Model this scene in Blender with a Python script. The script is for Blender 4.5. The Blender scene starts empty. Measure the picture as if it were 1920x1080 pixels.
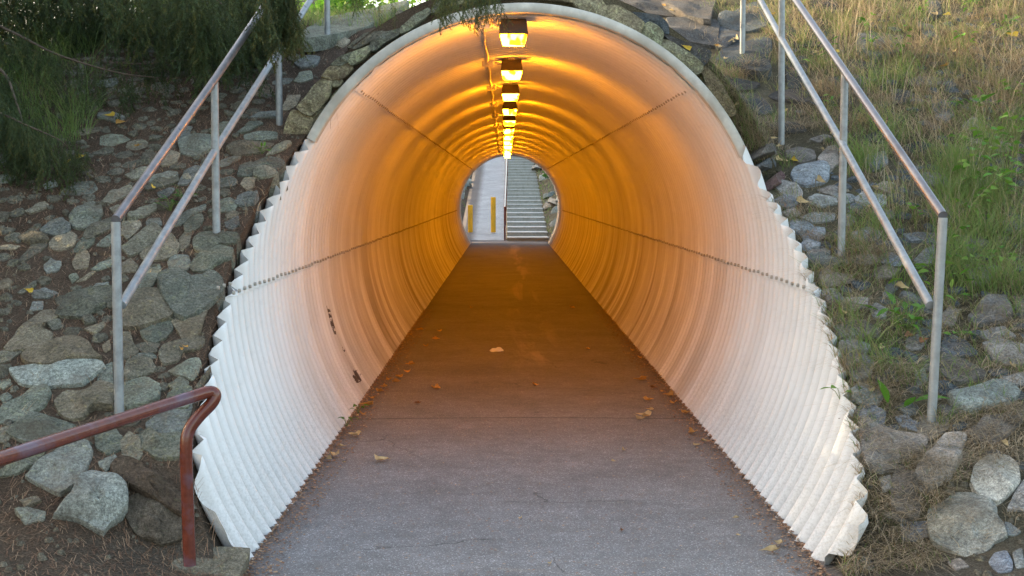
import bpy, math, random
import numpy as np
from mathutils import Vector, Matrix
R = math.radians
random.seed(7); rng = np.random.default_rng(11)
sc = bpy.context.scene
col = sc.collection
# ------------------------------------------------------------------ camera, sky, sun, exposure
F = 2659.0
CAM = Vector((-0.115, 0, 1.55))
cd = bpy.data.cameras.new('camera'); cam = bpy.data.objects.new('camera', cd); col.objects.link(cam)
cam.location = CAM; cam.rotation_euler = (R(90) - math.atan(179.4 / F), 0, -math.atan(12 / F))
cd.lens = F / 1920 * 36; cd.sensor_width = 36; cd.clip_end = 2000; cd.clip_start = .05
sc.camera = cam
SUN_EL, SUN_DIR = R(21), Vector((-.93, .30, 0)).normalized()
w = bpy.data.worlds.new('World'); sc.world = w; w.use_nodes = True
nt = w.node_tree; bg = nt.nodes['Background']; sky = nt.nodes.new('ShaderNodeTexSky')
sky.sky_type = 'NISHITA'; sky.sun_disc = False; sky.sun_elevation = SUN_EL
sky.sun_rotation = math.atan2(SUN_DIR.x, SUN_DIR.y)
sky.dust_density = 3.0; sky.ozone_density = .6; sky.air_density = 1.0
tn = nt.nodes.new('ShaderNodeMix'); tn.data_type = 'RGBA'; tn.blend_type = 'MULTIPLY'; tn.inputs[0].default_value = 1; tn.inputs[7].default_value = (1.14, 1.01, .85, 1)
nt.links.new(sky.outputs[0], tn.inputs[6]); nt.links.new(tn.outputs[2], bg.inputs[0]); bg.inputs[1].default_value = .15
sd = bpy.data.lights.new('sun', 'SUN'); sun = bpy.data.objects.new('sun', sd); col.objects.link(sun)
sd.energy = 2.6; sd.angle = R(.5); sd.color = (1, .80, .52)
sdir = Vector((SUN_DIR.x * math.cos(SUN_EL), SUN_DIR.y * math.cos(SUN_EL), math.sin(SUN_EL)))
sun.rotation_euler = sdir.to_track_quat('Z', 'Y').to_euler()
sc.view_settings.view_transform = 'Standard'; sc.view_settings.look = 'None'
sc.view_settings.exposure = 2.36; sc.view_settings.gamma = 1.0
sc.cycles.use_denoising = True; sc.cycles.max_bounces = 10; sc.cycles.diffuse_bounces = 6
sc.cycles.sample_clamp_indirect = 12
LAMP_E = 58.0
bpy.context.view_layer.update()
CM = cam.matrix_basis.to_3x3()

# ------------------------------------------------------------------ helpers
def ray(px, py):
    return (CM @ Vector(((px - 960) / F, -(py - 540) / F, -1))).normalized()
def at(px, py, Y):
    d = ray(px, py); return CAM + d * (Y / d.y)
def tag(o, label=None, cat=None, group=None, kind=None):
    for k, v in (('label', label), ('category', cat), ('group', group), ('kind', kind)):
        if v: o[k] = v
    return o
def link(o, parent=None):
    col.objects.link(o)
    if parent: o.parent = parent
    return o
def empty(name, loc=(0, 0, 0)):
    o = bpy.data.objects.new(name, None); o.location = loc; o.empty_display_size = .1; return link(o)
def mesh_np(name, V, Fc, mat, parent=None, smooth=False, attr=None, loc=None):
    """V (n,3); Fc (m,3|4) int array or list of such arrays"""
    if not isinstance(Fc, list): Fc = [Fc]
    V = np.asarray(V, dtype=np.float64)
    if loc is not None: V = V - np.array(loc)
    me = bpy.data.meshes.new(name)
    me.vertices.add(len(V)); me.vertices.foreach_set('co', V.astype(np.float32).ravel())
    Fc = [np.asarray(f, dtype=np.int32) for f in Fc if len(f)]
    li = np.concatenate([f.ravel() for f in Fc])
    cnt = np.concatenate([np.full(len(f), f.shape[1]) for f in Fc])
    st = np.concatenate([[0], np.cumsum(cnt)[:-1]])
    me.loops.add(len(li)); me.loops.foreach_set('vertex_index', li.astype(np.int32))
    me.polygons.add(len(cnt)); me.polygons.foreach_set('loop_start', st.astype(np.int32))
    me.update(calc_edges=True)
    if smooth: me.polygons.foreach_set('use_smooth', np.ones(len(cnt), dtype=bool))
    if attr is not None:
        a = me.attributes.new('tint', 'FLOAT', 'FACE'); a.data.foreach_set('value', np.asarray(attr, dtype=np.float32))
    me.materials.append(mat); me.validate()
    o = bpy.data.objects.new(name, me)
    if loc is not None: o.location = loc
    return link(o, parent)
class MB:
    def __init__(s): s.V = []; s.F = []
    def add(s, V, Fs):
        b = len(s.V); s.V += [tuple(v) for v in V]; s.F += [tuple(i + b for i in f) for f in Fs]
    def tube(s, pts, rad, n=10, caps=True):
        pts = [Vector(p) for p in pts]
        if not hasattr(rad, '__len__'): rad = [rad] * len(pts)
        ref = None; V = []
        for i, p in enumerate(pts):
            a = pts[max(i - 1, 0)]; b = pts[min(i + 1, len(pts) - 1)]; t = (b - a).normalized()
            if ref is None: ref = t.cross(Vector((0, 0, 1))) if abs(t.z) < .9 else t.cross(Vector((0, 1, 0)))
            ref = (ref - t * ref.dot(t)).normalized(); q = t.cross(ref)
            k = 1.0
            if 0 < i < len(pts) - 1:
                c = (pts[i] - a).normalized().dot((b - pts[i]).normalized()); k = 1 / max(math.sqrt((1 + c) / 2), .6)
            for j in range(n):
                an = 2 * math.pi * j / n
                V.append(p + (ref * math.cos(an) + q * math.sin(an)) * rad[i] * (k if k < 1.3 else 1))
        Fs = [(i * n + j, i * n + (j + 1) % n, (i + 1) * n + (j + 1) % n, (i + 1) * n + j) for i in range(len(pts) - 1) for j in range(n)]
        if caps: Fs += [tuple(range(n))[::-1], tuple(range((len(pts) - 1) * n, len(pts) * n))]
        s.add(V, Fs)
    def hexa(s, c8):
        s.add(c8, [(0, 3, 2, 1), (4, 5, 6, 7), (0, 1, 5, 4), (1, 2, 6, 5), (2, 3, 7, 6), (3, 0, 4, 7)])
    def box(s, a, b):
        (x0, y0, z0), (x1, y1, z1) = a, b
        s.hexa([(x0, y0, z0), (x1, y0, z0), (x1, y1, z0), (x0, y1, z0), (x0, y0, z1), (x1, y0, z1), (x1, y1, z1), (x0, y1, z1)])
    def build(s, name, mat, parent=None, smooth=False, bevel=0, loc=None):
        me = bpy.data.meshes.new(name)
        V = s.V if loc is None else [(v[0] - loc[0], v[1] - loc[1], v[2] - loc[2]) for v in s.V]
        me.from_pydata(V, [], s.F); me.update()
        if smooth:
            me.polygons.foreach_set('use_smooth', [True] * len(me.polygons))
            try: me.set_sharp_from_angle(angle=R(50))
            except Exception: pass
        me.materials.append(mat); o = bpy.data.objects.new(name, me)
        if loc is not None: o.location = loc
        if bevel:
            m = o.modifiers.new('bevel', 'BEVEL'); m.width = bevel; m.segments = 2; m.limit_method = 'ANGLE'
        return link(o, parent)
def localize(root):
    """after parts were made in world space: shift them so that the root's location carries them"""
    for c in root.children: c.location = c.location - root.location
def smooth(a, b, x):
    t = np.clip((x - a) / (b - a), 0, 1); return t * t * (3 - 2 * t)

# ------------------------------------------------------------------ materials
class M:
    def __init__(s, name, rough=.8, spec=.3, metal=0):
        s.m = bpy.data.materials.new(name); s.m.use_nodes = True; s.nt = s.m.node_tree; s.N = s.nt.nodes; s.L = s.nt.links
        s.b = s.N['Principled BSDF']; s.b.inputs['Roughness'].default_value = rough
        s.b.inputs['Specular IOR Level'].default_value = spec; s.b.inputs['Metallic'].default_value = metal
        s.tc = s.N.new('ShaderNodeTexCoord')
    def n(s, t, **kw):
        o = s.N.new(t)
        for k, v in kw.items(): setattr(o, k, v)
        return o
    def coords(s, scale=(1, 1, 1), src='Object', loc=(0, 0, 0)):
        mp = s.n('ShaderNodeMapping'); mp.inputs['Scale'].default_value = scale; mp.inputs['Location'].default_value = loc
        s.L.new(s.tc.outputs[src], mp.inputs[0]); return mp.outputs[0]
    def pos(s, scale=(1, 1, 1), loc=(0, 0, 0)):
        g = s.n('ShaderNodeNewGeometry'); mp = s.n('ShaderNodeMapping'); mp.inputs['Scale'].default_value = scale
        mp.inputs['Location'].default_value = loc; s.L.new(g.outputs['Position'], mp.inputs[0]); return mp.outputs[0]
    def noise(s, vec, scale, detail=4, rough=.55, dist=0, out='Fac'):
        t = s.n('ShaderNodeTexNoise'); t.inputs['Scale'].default_value = scale; t.inputs['Detail'].default_value = detail
        t.inputs['Roughness'].default_value = rough; t.inputs['Distortion'].default_value = dist
        s.L.new(vec, t.inputs['Vector']); return t.outputs[out]
    def voro(s, vec, scale, feature='F1', out='Distance'):
        t = s.n('ShaderNodeTexVoronoi', feature=feature); t.inputs['Scale'].default_value = scale
        s.L.new(vec, t.inputs['Vector']); return t.outputs[out]
    def ramp(s, fac, stops, interp='LINEAR'):
        r = s.n('ShaderNodeValToRGB'); cr = r.color_ramp; cr.interpolation = interp
        while len(cr.elements) < len(stops): cr.elements.new(.5)
        for e, (p, c) in zip(cr.elements, stops):
            e.position = p; c = (c, c, c) if not hasattr(c, '__len__') else c; e.color = (*c, 1)
        s.L.new(fac, r.inputs[0]); return r.outputs[0]
    def mix(s, fac, a, b, mode='MIX'):
        x = s.n('ShaderNodeMix', data_type='RGBA', blend_type=mode)
        for sock, v in ((x.inputs[0], fac), (x.inputs[6], a), (x.inputs[7], b)):
            if isinstance(v, (int, float)): sock.default_value = v
            elif isinstance(v, tuple): sock.default_value = (*v, 1)
            else: s.L.new(v, sock)
        return x.outputs[2]
    def math(s, op, a, b=0.0, c=0.0):
        x = s.n('ShaderNodeMath', operation=op)
        for sock, v in zip(x.inputs, (a, b, c)):
            if isinstance(v, (int, float)): sock.default_value = v
            else: s.L.new(v, sock)
        return x.outputs[0]
    def attr(s, name): a = s.n('ShaderNodeAttribute'); a.attribute_name = name; return a.outputs['Fac']
    def rnd(s): return s.n('ShaderNodeObjectInfo').outputs['Random']
    def col(s, c):
        if isinstance(c, tuple): s.b.inputs['Base Color'].default_value = (*c, 1)
        else: s.L.new(c, s.b.inputs['Base Color'])
        return s
    def rough(s, f): s.L.new(f, s.b.inputs['Roughness'])
    def bump(s, h, strength=.4, dist=.01):
        b = s.n('ShaderNodeBump'); b.inputs['Strength'].default_value = strength; b.inputs['Distance'].default_value = dist
        s.L.new(h, b.inputs['Height']); s.L.new(b.outputs[0], s.b.inputs['Normal']); return s
    def trans(s, amt, colr):
        s.b.inputs['Subsurface Weight'].default_value = 0
        t = s.n('ShaderNodeBsdfTranslucent')
        if isinstance(colr, tuple): t.inputs[0].default_value = (*colr, 1)
        else: s.L.new(colr, t.inputs[0])
        x = s.n('ShaderNodeMixShader'); x.inputs[0].default_value = amt
        s.L.new(s.b.outputs[0], x.inputs[1]); s.L.new(t.outputs[0], x.inputs[2]); s.L.new(x.outputs[0], s.N['Material Output'].inputs[0]); return s

def mat_stone(name, dark, light, lichen, tintb=(.9, 1.12), lich=.55):
    m = M(name, .88, .25)
    p = m.pos()
    n1 = m.noise(p, 9, 6, .6); n2 = m.noise(p, 70, 5, .7); n3 = m.noise(p, 26, 6, .65, 1.2); n4 = m.noise(p, 220, 2, .6)
    c = m.ramp(n1, [(.30, dark), (.68, light)])
    c = m.mix(m.ramp(n3, [(lich, 0.0), (lich + .12, .8)]), c, lichen)
    sp = m.ramp(n2, [(.35, .55), (.5, 1.0), (.66, 1.5)])
    c = m.mix(1.0, c, sp, 'MULTIPLY')
    c = m.mix(1.0, c, m.ramp(n4, [(.34, .70), (.5, 1.0), (.66, 1.35)]), 'MULTIPLY')
    hue = m.ramp(m.math('FRACT', m.math('MULTIPLY', m.rnd(), 7.3)), [(0, (1.14, .98, .84)), (.35, (1.05, 1.0, .93)), (.65, (.92, 1.0, .93)), (1, (.93, .99, 1.12))])
    c = m.mix(1.0, c, hue, 'MULTIPLY')
    dirt = m.noise(p, 4.2, 5, .65); c = m.mix(m.ramp(dirt, [(.48, 0.), (.66, .55)]), c, (.13, .10, .07))
    v = m.ramp(m.rnd(), [(0, .62), (.5, .98), (1, 1.34)])
    c = m.mix(1.0, c, v, 'MULTIPLY')
    m.col(c)
    h = m.math('ADD', m.math('MULTIPLY', n3, 1.0), m.math('MULTIPLY', n2, .5))
    m.bump(h, .9, .025)
    return m.m
STL = mat_stone('bank_stone_left', (.125, .125, .10), (.245, .245, .205), (.28, .27, .17))
STR = mat_stone('bank_stone_right', (.14, .15, .155), (.30, .31, .315), (.24, .26, .19), lich=.6)
STD = mat_stone('dark_slate', (.065, .075, .082), (.145, .16, .17), (.14, .15, .12), lich=.64)
STW = mat_stone('darker_slate', (.045, .052, .058), (.095, .105, .115), (.10, .11, .085), lich=.66)  # same slate mix in a deeper tone
STG = mat_stone('rim_stone', (.13, .125, .09), (.26, .25, .18), (.33, .34, .22), lich=.5)
STP = mat_stone('pale_stone', (.22, .235, .23), (.42, .44, .42), (.32, .34, .25), lich=.62)
STB = mat_stone('brown_stone', (.085, .07, .055), (.16, .135, .11), (.09, .09, .06))
STRED = mat_stone('red_stone', (.12, .075, .085), (.2, .14, .15), (.12, .13, .1))

def mat_soil():
    m = M('soil', .95, .15); p = m.pos()
    g = m.n('ShaderNodeSeparateXYZ'); m.L.new(m.pos(), g.inputs[0])
    n1 = m.noise(p, 3, 6, .6); n2 = m.noise(p, 120, 4, .7); n3 = m.noise(m.pos((40, 130, 60)), 1, 5, .7, 2)
    left = m.ramp(n1, [(.3, (.075, .054, .038)), (.7, (.155, .115, .082))])
    right = m.ramp(n1, [(.3, (.07, .062, .04)), (.7, (.17, .15, .10))])
    c = m.mix(m.ramp(m.math('ADD', m.math('MULTIPLY', g.outputs[0], .25), .5), [(.45, 0.), (.55, 1.)]), left, right)
    low = m.ramp(g.outputs[2], [(.10, 1.0), (.22, 0.0)])
    c = m.mix(m.math('MULTIPLY', low, .75), c, (.115, .10, .08))
    c = m.mix(1., c, m.ramp(n2, [(.3, .5), (.5, 1.), (.7, 1.6)]), 'MULTIPLY')
    c = m.mix(1., c, m.ramp(n3, [(.3, .6), (.6, 1.15)]), 'MULTIPLY')
    vv = m.voro(p, 60); c = m.mix(m.ramp(vv, [(.12, .0), (.13, 0.)]), c, (.3, .3, .28))
    m.col(c).bump(m.math('ADD', n2, n3), .9, .02); return m.m
SOIL = mat_soil()
def mat_asphalt(name, base, brown=0.0, wet=False):
    m = M(name, .85, .35); p = m.pos()
    agg = m.noise(p, 160, 3, .8); agg2 = m.voro(p, 210, out='Color'); big = m.noise(p, 1.6, 5, .6); mid = m.noise(p, 9, 5, .6)
    sep = m.n('ShaderNodeSeparateColor'); m.L.new(agg2, sep.inputs[0])
    c = m.mix(m.ramp(big, [(.3, 0.), (.7, 1.)]), tuple(x * .82 for x in base), tuple(x * 1.15 for x in base))
    c = m.mix(1., c, m.ramp(agg, [(.3, .62), (.5, 1.), (.72, 1.5)]), 'MULTIPLY')
    c = m.mix(1., c, m.ramp(sep.outputs[0], [(0, .72), (.8, 1.05), (.93, 1.25), (.97, 2.3)]), 'MULTIPLY')
    c = m.mix(1., c, m.ramp(mid, [(.3, .86), (.7, 1.12)]), 'MULTIPLY')
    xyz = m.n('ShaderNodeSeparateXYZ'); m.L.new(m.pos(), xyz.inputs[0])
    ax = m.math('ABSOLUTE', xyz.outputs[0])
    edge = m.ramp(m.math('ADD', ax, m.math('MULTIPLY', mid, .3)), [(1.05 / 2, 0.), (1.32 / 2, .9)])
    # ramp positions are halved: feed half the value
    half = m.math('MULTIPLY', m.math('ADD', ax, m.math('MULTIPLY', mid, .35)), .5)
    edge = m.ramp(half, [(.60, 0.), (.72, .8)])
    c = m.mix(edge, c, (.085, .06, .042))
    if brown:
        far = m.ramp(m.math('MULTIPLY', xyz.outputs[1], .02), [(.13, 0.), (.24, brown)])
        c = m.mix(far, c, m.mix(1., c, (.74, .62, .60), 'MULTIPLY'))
        # pale worn streak down the middle
        strk = m.noise(m.pos((2.2, .16, 1)), 1.3, 6, .65, .6)
        yin = m.ramp(m.math('MULTIPLY', xyz.outputs[1], .02), [(.22, 0.), (.27, 1.)])
        cen = m.ramp(m.math('ABSOLUTE', m.math('SUBTRACT', xyz.outputs[0], .16)), [(.03, 1.), (.30, 0.)])
        c = m.mix(m.math('MULTIPLY', m.math('MULTIPLY', cen, yin), m.ramp(strk, [(.50, 0.), (.60, .6)])), c, (.36, .31, .27))
        # dark puddle smear deep inside
        # crack lines
        cw = m.noise(p, 2.2, 6, .6, .4, out='Color')
        vec = m.n('ShaderNodeMixRGB') if False else None
        cr = m.voro(m.mixvec(p, cw, .35), .95, 'DISTANCE_TO_EDGE')
        msk = m.noise(p, 1.1, 2)
        c = m.mix(m.math('MULTIPLY', m.ramp(cr, [(.003, .55), (.007, 0.)]), m.ramp(msk, [(.54, 0.), (.60, 1.)])), c, (.02, .02, .02))
        # transverse joint at Y = 9.45 m
        jy = m.math('ABSOLUTE', m.math('SUBTRACT', m.math('ADD', xyz.outputs[1], m.math('MULTIPLY', mid, .05)), 9.63))
        c = m.mix(m.ramp(jy, [(.008, .6), (.022, 0.)]), c, (.03, .027, .025))
    m.col(c).bump(m.math('ADD', agg, m.math('MULTIPLY', sep.outputs[0], .4)), .5, .006); return m.m
def mixvec(s, a, b, f):
    v = s.n('ShaderNodeVectorMath', operation='SCALE'); s.L.new(b, v.inputs[0]); v.inputs['Scale'].default_value = f
    w_ = s.n('ShaderNodeVectorMath', operation='ADD'); s.L.new(a, w_.inputs[0]); s.L.new(v.outputs[0], w_.inputs[1]); return w_.outputs[0]
M.mixvec = mixvec
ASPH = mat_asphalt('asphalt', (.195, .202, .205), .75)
RAMPM = mat_asphalt('ramp_asphalt', (.38, .385, .385))

def mat_pipe():
    m = M('painted_steel', .72, .2); p = m.pos()
    xyz = m.n('ShaderNodeSeparateXYZ'); m.L.new(m.pos(), xyz.inputs[0])
    n1 = m.noise(p, 2.0, 5, .6); fine = m.noise(p, 85, 4, .7)
    c = m.ramp(n1, [(.3, (.72, .72, .71)), (.7, (.80, .80, .79))])
    inside = m.ramp(m.math('MULTIPLY', xyz.outputs[1], .02), [(.15, 0.), (.26, 1.)])
    low = m.ramp(m.math('MULTIPLY', xyz.outputs[2], .33), [(.06, 1.), (.50, .25), (.62, 0.)])
    # bands of grime that follow the corrugations (vary along Y only), strongest low on the walls
    band = m.noise(m.pos((.12, 2.3, .22)), 1.0, 6, .65, .3); band2 = m.noise(m.pos((.3, 7.5, .5)), 1.0, 4, .6)
    g = m.math('MULTIPLY', m.math('MULTIPLY', m.ramp(band, [(.42, 0.), (.62, 1.)]), low), m.math('MULTIPLY', inside, .95))
    c = m.mix(g, c, (.30, .26, .2))
    g2 = m.math('MULTIPLY', m.ramp(band2, [(.5, 0.), (.7, .3)]), m.math('MULTIPLY', low, inside))
    c = m.mix(g2, c, (.34, .30, .24))
    # dirty foot of the wall: pitted paint and splash
    foot = m.ramp(m.math('MULTIPLY', m.math('ADD', xyz.outputs[2], m.math('MULTIPLY', n1, -.35)), 1.), [(-.0, 1.), (.35, 0.)])
    sp = m.ramp(fine, [(.46, 0.), (.62, 1.)])
    c = m.mix(m.math('MULTIPLY', foot, m.math('ADD', m.math('MULTIPLY', sp, .30), .10)), c, (.34, .33, .31))
    dust = m.ramp(m.noise(p, 16, 5, .7), [(.52, 0.), (.72, .30)])
    c = m.mix(dust, c, (.50, .50, .49))
    # vertical drip stains
    st = m.noise(m.pos((1.2, 9, .5)), 1.2, 4, .6)
    c = m.mix(m.ramp(st, [(.58, 0.), (.76, .22)]), c, (.52, .47, .38))
    # rib shading painted into the colour, in troughs and on mouth side flanks
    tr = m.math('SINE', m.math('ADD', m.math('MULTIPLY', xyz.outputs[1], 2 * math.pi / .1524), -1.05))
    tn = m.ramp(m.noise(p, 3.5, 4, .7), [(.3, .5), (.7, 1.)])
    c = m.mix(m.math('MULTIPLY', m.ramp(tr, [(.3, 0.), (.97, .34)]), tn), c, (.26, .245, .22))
    # rust chips
    chip = m.noise(p, 11, 4, .75, .8)
    c = m.mix(m.ramp(chip, [(.735, 0.), (.75, .9)]), c, (.10, .065, .045))
    # the flaked patch low on the left wall
    def blob(cx, cy, cz, sx, sy, sz):
        mp = m.n('ShaderNodeMapping'); mp.inputs['Location'].default_value = (-cx / sx, -cy / sy, -cz / sz); mp.inputs['Scale'].default_value = (1 / sx, 1 / sy, 1 / sz)
        gg = m.n('ShaderNodeNewGeometry'); m.L.new(gg.outputs['Position'], mp.inputs[0])
        l = m.n('ShaderNodeVectorMath', operation='LENGTH'); m.L.new(mp.outputs[0], l.inputs[0]); return m.ramp(l.outputs['Value'], [(.2, 1.), (1., 0.)])
    fl = m.noise(p, 24, 4, .6, .5)
    for b_ in ((-1.45, 10.72, .58, .3, .24, .26), (-1.37, 10.85, .33, .25, .16, .14), (-1.25, 10.9, .13, .25, .42, .14)):
        k = m.ramp(m.math('MULTIPLY', blob(*b_), fl), [(.40, 0.), (.42, 1.)])
        c = m.mix(m.math('MULTIPLY', k, .92), c, (.05, .032, .024))
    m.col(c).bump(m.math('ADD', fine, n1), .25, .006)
    return m.m
PIPE = mat_pipe()
def mat_simple(name, c, rough=.6, spec=.4, metal=0, var=.15, sc_=30, bump=.2, stain_or_sheen=None):
    m = M(name, rough, spec, metal); p = m.pos(); n1 = m.noise(p, sc_, 5, .65); n2 = m.noise(p, sc_ * .18, 4, .6)
    k = m.mix(m.ramp(n1, [(.3, 0.), (.7, 1.)]), tuple(x * (1 - var) for x in c), tuple(min(x * (1 + var), 1) for x in c))
    if stain_or_sheen: k = m.mix(m.ramp(n2, [(.5, 0.), (.68, .7)]), k, stain_or_sheen)
    m.col(k); m.rough(m.ramp(n1, [(.3, rough * .8), (.7, min(rough * 1.2, 1))]))
    if bump: m.bump(n1, bump, .004)
    return m.m
GALV = mat_simple('galvanised_steel', (.27, .295, .31), .48, .5, .35, .32, 16, .12, (.30, .31, .31))
WORN = mat_simple('worn_steel', (.20, .19, .195), .34, .5, .5, .25, 18, .1, (.13, .115, .11))
REDP = mat_simple('rust_red_paint', (.125, .030, .017), .22, .5, 0, .22, 34, .15, (.12, .085, .12))  # bluish sheen painted as colour patches over the red
COLLAR = mat_simple('collar_paint', (.52, .51, .46), .7, .3, 0, .16, 14, .4, (.34, .32, .27))
DARKM = mat_simple('lamp_hood_paint', (.055, .03, .016), .5, .4, 0, .15, 40, .1)
BOLT = mat_simple('painted_bolt', (.36, .34, .29), .6, .3, .1, .3, 60, .3)
COND = mat_simple('conduit_paint', (.62, .60, .55), .5, .4, 0, .1, 30, .1)
YEL = mat_simple('yellow_paint', (.72, .40, .02), .5, .4, 0, .1, 14, .2, (.42, .27, .05))
CONC = mat_simple('concrete', (.55, .56, .54), .85, .3, 0, .16, 60, .4, (.30, .31, .27))  # treads: sky light on the step tops put into a paler concrete
CONC_SHADED = mat_simple('shaded_riser_concrete', (.34, .35, .315), .9, .2, 0, .18, 30, .4, (.24, .25, .2))  # risers: their shade put into a darker concrete
BARK = mat_simple('spruce_bark', (.11, .085, .065), .95, .1, 0, .35, 45, .9)
def mat_leafy(name, stops, tr=.35, trc=None, rough=.6):
    m = M(name, rough, .3); c = m.ramp(m.attr('tint'), stops); m.col(c)
    m.trans(tr, c if trc is None else trc); return m.m
NEEDLE = mat_leafy('spruce_needles', [(0, (.012, .024, .013)), (.5, (.028, .052, .024)), (.85, (.07, .115, .045)), (1, (.12, .12, .04))], .18, (.26, .25, .05))
GRASS = mat_leafy('bank_grass', [(0, (.44, .36, .23)), (.34, (.35, .30, .16)), (.48, (.26, .28, .11)), (.75, (.19, .29, .08)), (1, (.15, .26, .07))], .4)
DRY = mat_leafy('dry_grass', [(0, (.21, .155, .10)), (.5, (.40, .32, .21)), (1, (.56, .48, .34))], .35)
LITTER = mat_leafy('needle_litter', [(0, (.11, .06, .035)), (.6, (.24, .135, .08)), (1, (.42, .29, .18))], .05)
LEAFG = mat_leafy('green_leaf', [(0, (.055, .16, .02)), (.6, (.11, .27, .03)), (1, (.20, .33, .05))], .35)
def mat_fallen(name, a, b):
    m = M(name, .6, .3); n = m.noise(m.coords(), 40, 4, .6); c = m.ramp(n, [(.3, a), (.65, b)])
    c = m.mix(1., c, m.ramp(m.rnd(), [(0, .7), (1, 1.2)]), 'MULTIPLY'); m.col(c); m.trans(.25, c); return m.m
LF_Y = mat_fallen('yellow_leaf', (.62, .38, .03), (.70, .52, .08)); LF_T = mat_fallen('tan_leaf', (.42, .30, .14), (.66, .52, .28)); LF_B = mat_fallen('brown_leaf', (.16, .07, .03), (.28, .13, .06)); LF_O = mat_fallen('orange_leaf', (.45, .22, .05), (.6, .36, .1))

# ------------------------------------------------------------------ pipe profile and terrain
A_, BU, BL, ZC = 1.525, 1.59, 1.788, 1.107
PITCH, AMP = .1524, .031
YEND = 43.6
def prof(th, off=0.0):
    c, s = np.cos(th), np.sin(th)
    b = np.where(s >= 0, BU, BL)
    return (A_ + off) * c, ZC + (b + off) * s
def halfw(z, off=0.0):
    t = (np.asarray(z, dtype=float) - ZC); b = np.where(t >= 0, BU, BL) + off
    return (A_ + off) * np.sqrt(np.clip(1 - (t / b) ** 2, 0, 1))
def corr(Y):
    return AMP * np.sin(2 * np.pi * np.asarray(Y) / PITCH)
CUT_L = ([0, .2, .42, .73, 1.51, 1.9, 2.69, 3], [5.75, 5.75, 5.89, 6.60, 8.27, 8.93, 8.96, 8.96])
CUT_R = ([0, .1, .22, .44, 1.0, 1.23, 1.55, 1.9, 2.69, 3], [5.80, 5.68, 5.62, 6.12, 7.41, 7.88, 8.60, 8.94, 8.96, 8.96])
def ycut(x, z):
    return np.where(x < 0, np.interp(z, *CUT_L), np.interp(z, *CUT_R))
def smax(a, b, k): return .5 * (a + b + np.sqrt((a - b) ** 2 + k * k))
def smin(a, b, k): return .5 * (a + b - np.sqrt((a - b) ** 2 + k * k))
def H(x, Y):
    x = np.asarray(x, dtype=float); Y = np.asarray(Y, dtype=float)
    zl = .5 * Y - 2.525; zr = .43 * Y - 2.2
    capl = 3.0 - .9 * smooth(2.6, 4.4, -x) - 1.0 * smooth(5, 12, -x); zl = smin(zl, capl, .3)
    zr = smin(zr, 4.3, .4)
    z = zl + (zr - zl) * smooth(-1.0, 1.0, x)
    far = smooth(20, 26, Y); z = z * (1 - far) + 3.0 * far
    z = np.where(z > 0, z * (1 - (1 - smooth(5.5, 5.95, Y)) * (1 - smooth(1.35, 2.0, np.abs(x)))), z)
    g = .0 + .09 * smooth(1.22, 1.9, np.abs(x))
    z = smax(z, g, .10) - .012
    z = z + .018 * np.sin(x * 5.1 + Y * 3.3) * np.sin(Y * 6.7 - x * 2.1) * smooth(.05, .4, z)
    e = .17; m = ZC + (BU + e) * np.sqrt(np.clip(1 - (x / (A_ + e)) ** 2, 0, 1))
    return np.where(Y > 9.0, np.maximum(z, m), z)
def hit(px, py, lim=30):
    d = ray(px, py); t = 3.0; st = .03
    while t < lim:
        p = CAM + d * t
        if p.z < float(H(p.x, p.y)): break
        t += st
    lo, hi = t - st, t
    for _ in range(14):
        mid = (lo + hi) / 2; p = CAM + d * mid
        if p.z < float(H(p.x, p.y)): hi = mid
        else: lo = mid
    return CAM + d * hi
def hits(P):
    D = np.array([ray(a, b) for a, b in P]); C0 = np.array(CAM); done = np.zeros(len(P), bool); T = np.full(len(P), 30.0)
    for t in np.arange(3, 20, .03):
        q = C0 + D * t; h_ = (q[:, 2] < H(q[:, 0], q[:, 1])) & ~done; T[h_] = t; done |= h_
        if done.all(): break
    return C0 + D * T[:, None]
def hnorm(x, Y, e=.06):
    return Vector((-(float(H(x + e, Y)) - float(H(x - e, Y))) / (2 * e), -(float(H(x, Y + e)) - float(H(x, Y - e))) / (2 * e), 1)).normalized()

# embankment: side sheets in front of the rim, one sheet over the pipe behind it
def grid_faces(nr, nc, base=0):
    i, j = np.meshgrid(np.arange(nr - 1), np.arange(nc - 1), indexing='ij'); a = (i * nc + j + base).ravel()
    return np.stack([a, a + 1, a + nc + 1, a + nc], 1)
VV, FF = [], []; base = 0
ys = np.concatenate([np.arange(-6, 4.8, .6), np.arange(4.8, 9.0, .045), [9.0]])
for sgn in (-1, 1):
    u = np.concatenate([[0, .03, .07, .12], np.arange(.18, 2.6, .06), np.geomspace(2.7, 90, 26)])
    ye = np.maximum(ys, 5.0)
    xe = np.full_like(ys, 1.22)
    for _ in range(6): xe = np.where(ys > 5.5, halfw(H(sgn * (xe + .02), ye), .039), 1.22)
    xe = np.where(ys > 5.5, xe, 1.20)
    X = sgn * (xe[:, None] + u[None, :]); Yg = np.repeat(ys[:, None], len(u), 1)
    Z = H(X, Yg); VV.append(np.stack([X, Yg, Z], -1).reshape(-1, 3))
    f = grid_faces(len(ys), len(u), base); FF.append(f if sgn > 0 else f[:, ::-1]); base += len(ys) * len(u)
    # the soil face that lies against the steel, just outside the corrugation
    k0 = ys > 5.5; zt = Z[k0, 0]; cols = []
    for q in np.linspace(0, 1, 22):
        zz = zt * (1 - q) + (-.12) * q; cols.append(np.stack([sgn * halfw(zz, .041), ys[k0], zz], -1))
    W_ = np.stack(cols, 1); VV.append(W_.reshape(-1, 3)); FF.append(grid_faces(int(k0.sum()), 22, base)); base += W_.shape[0] * 22
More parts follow.
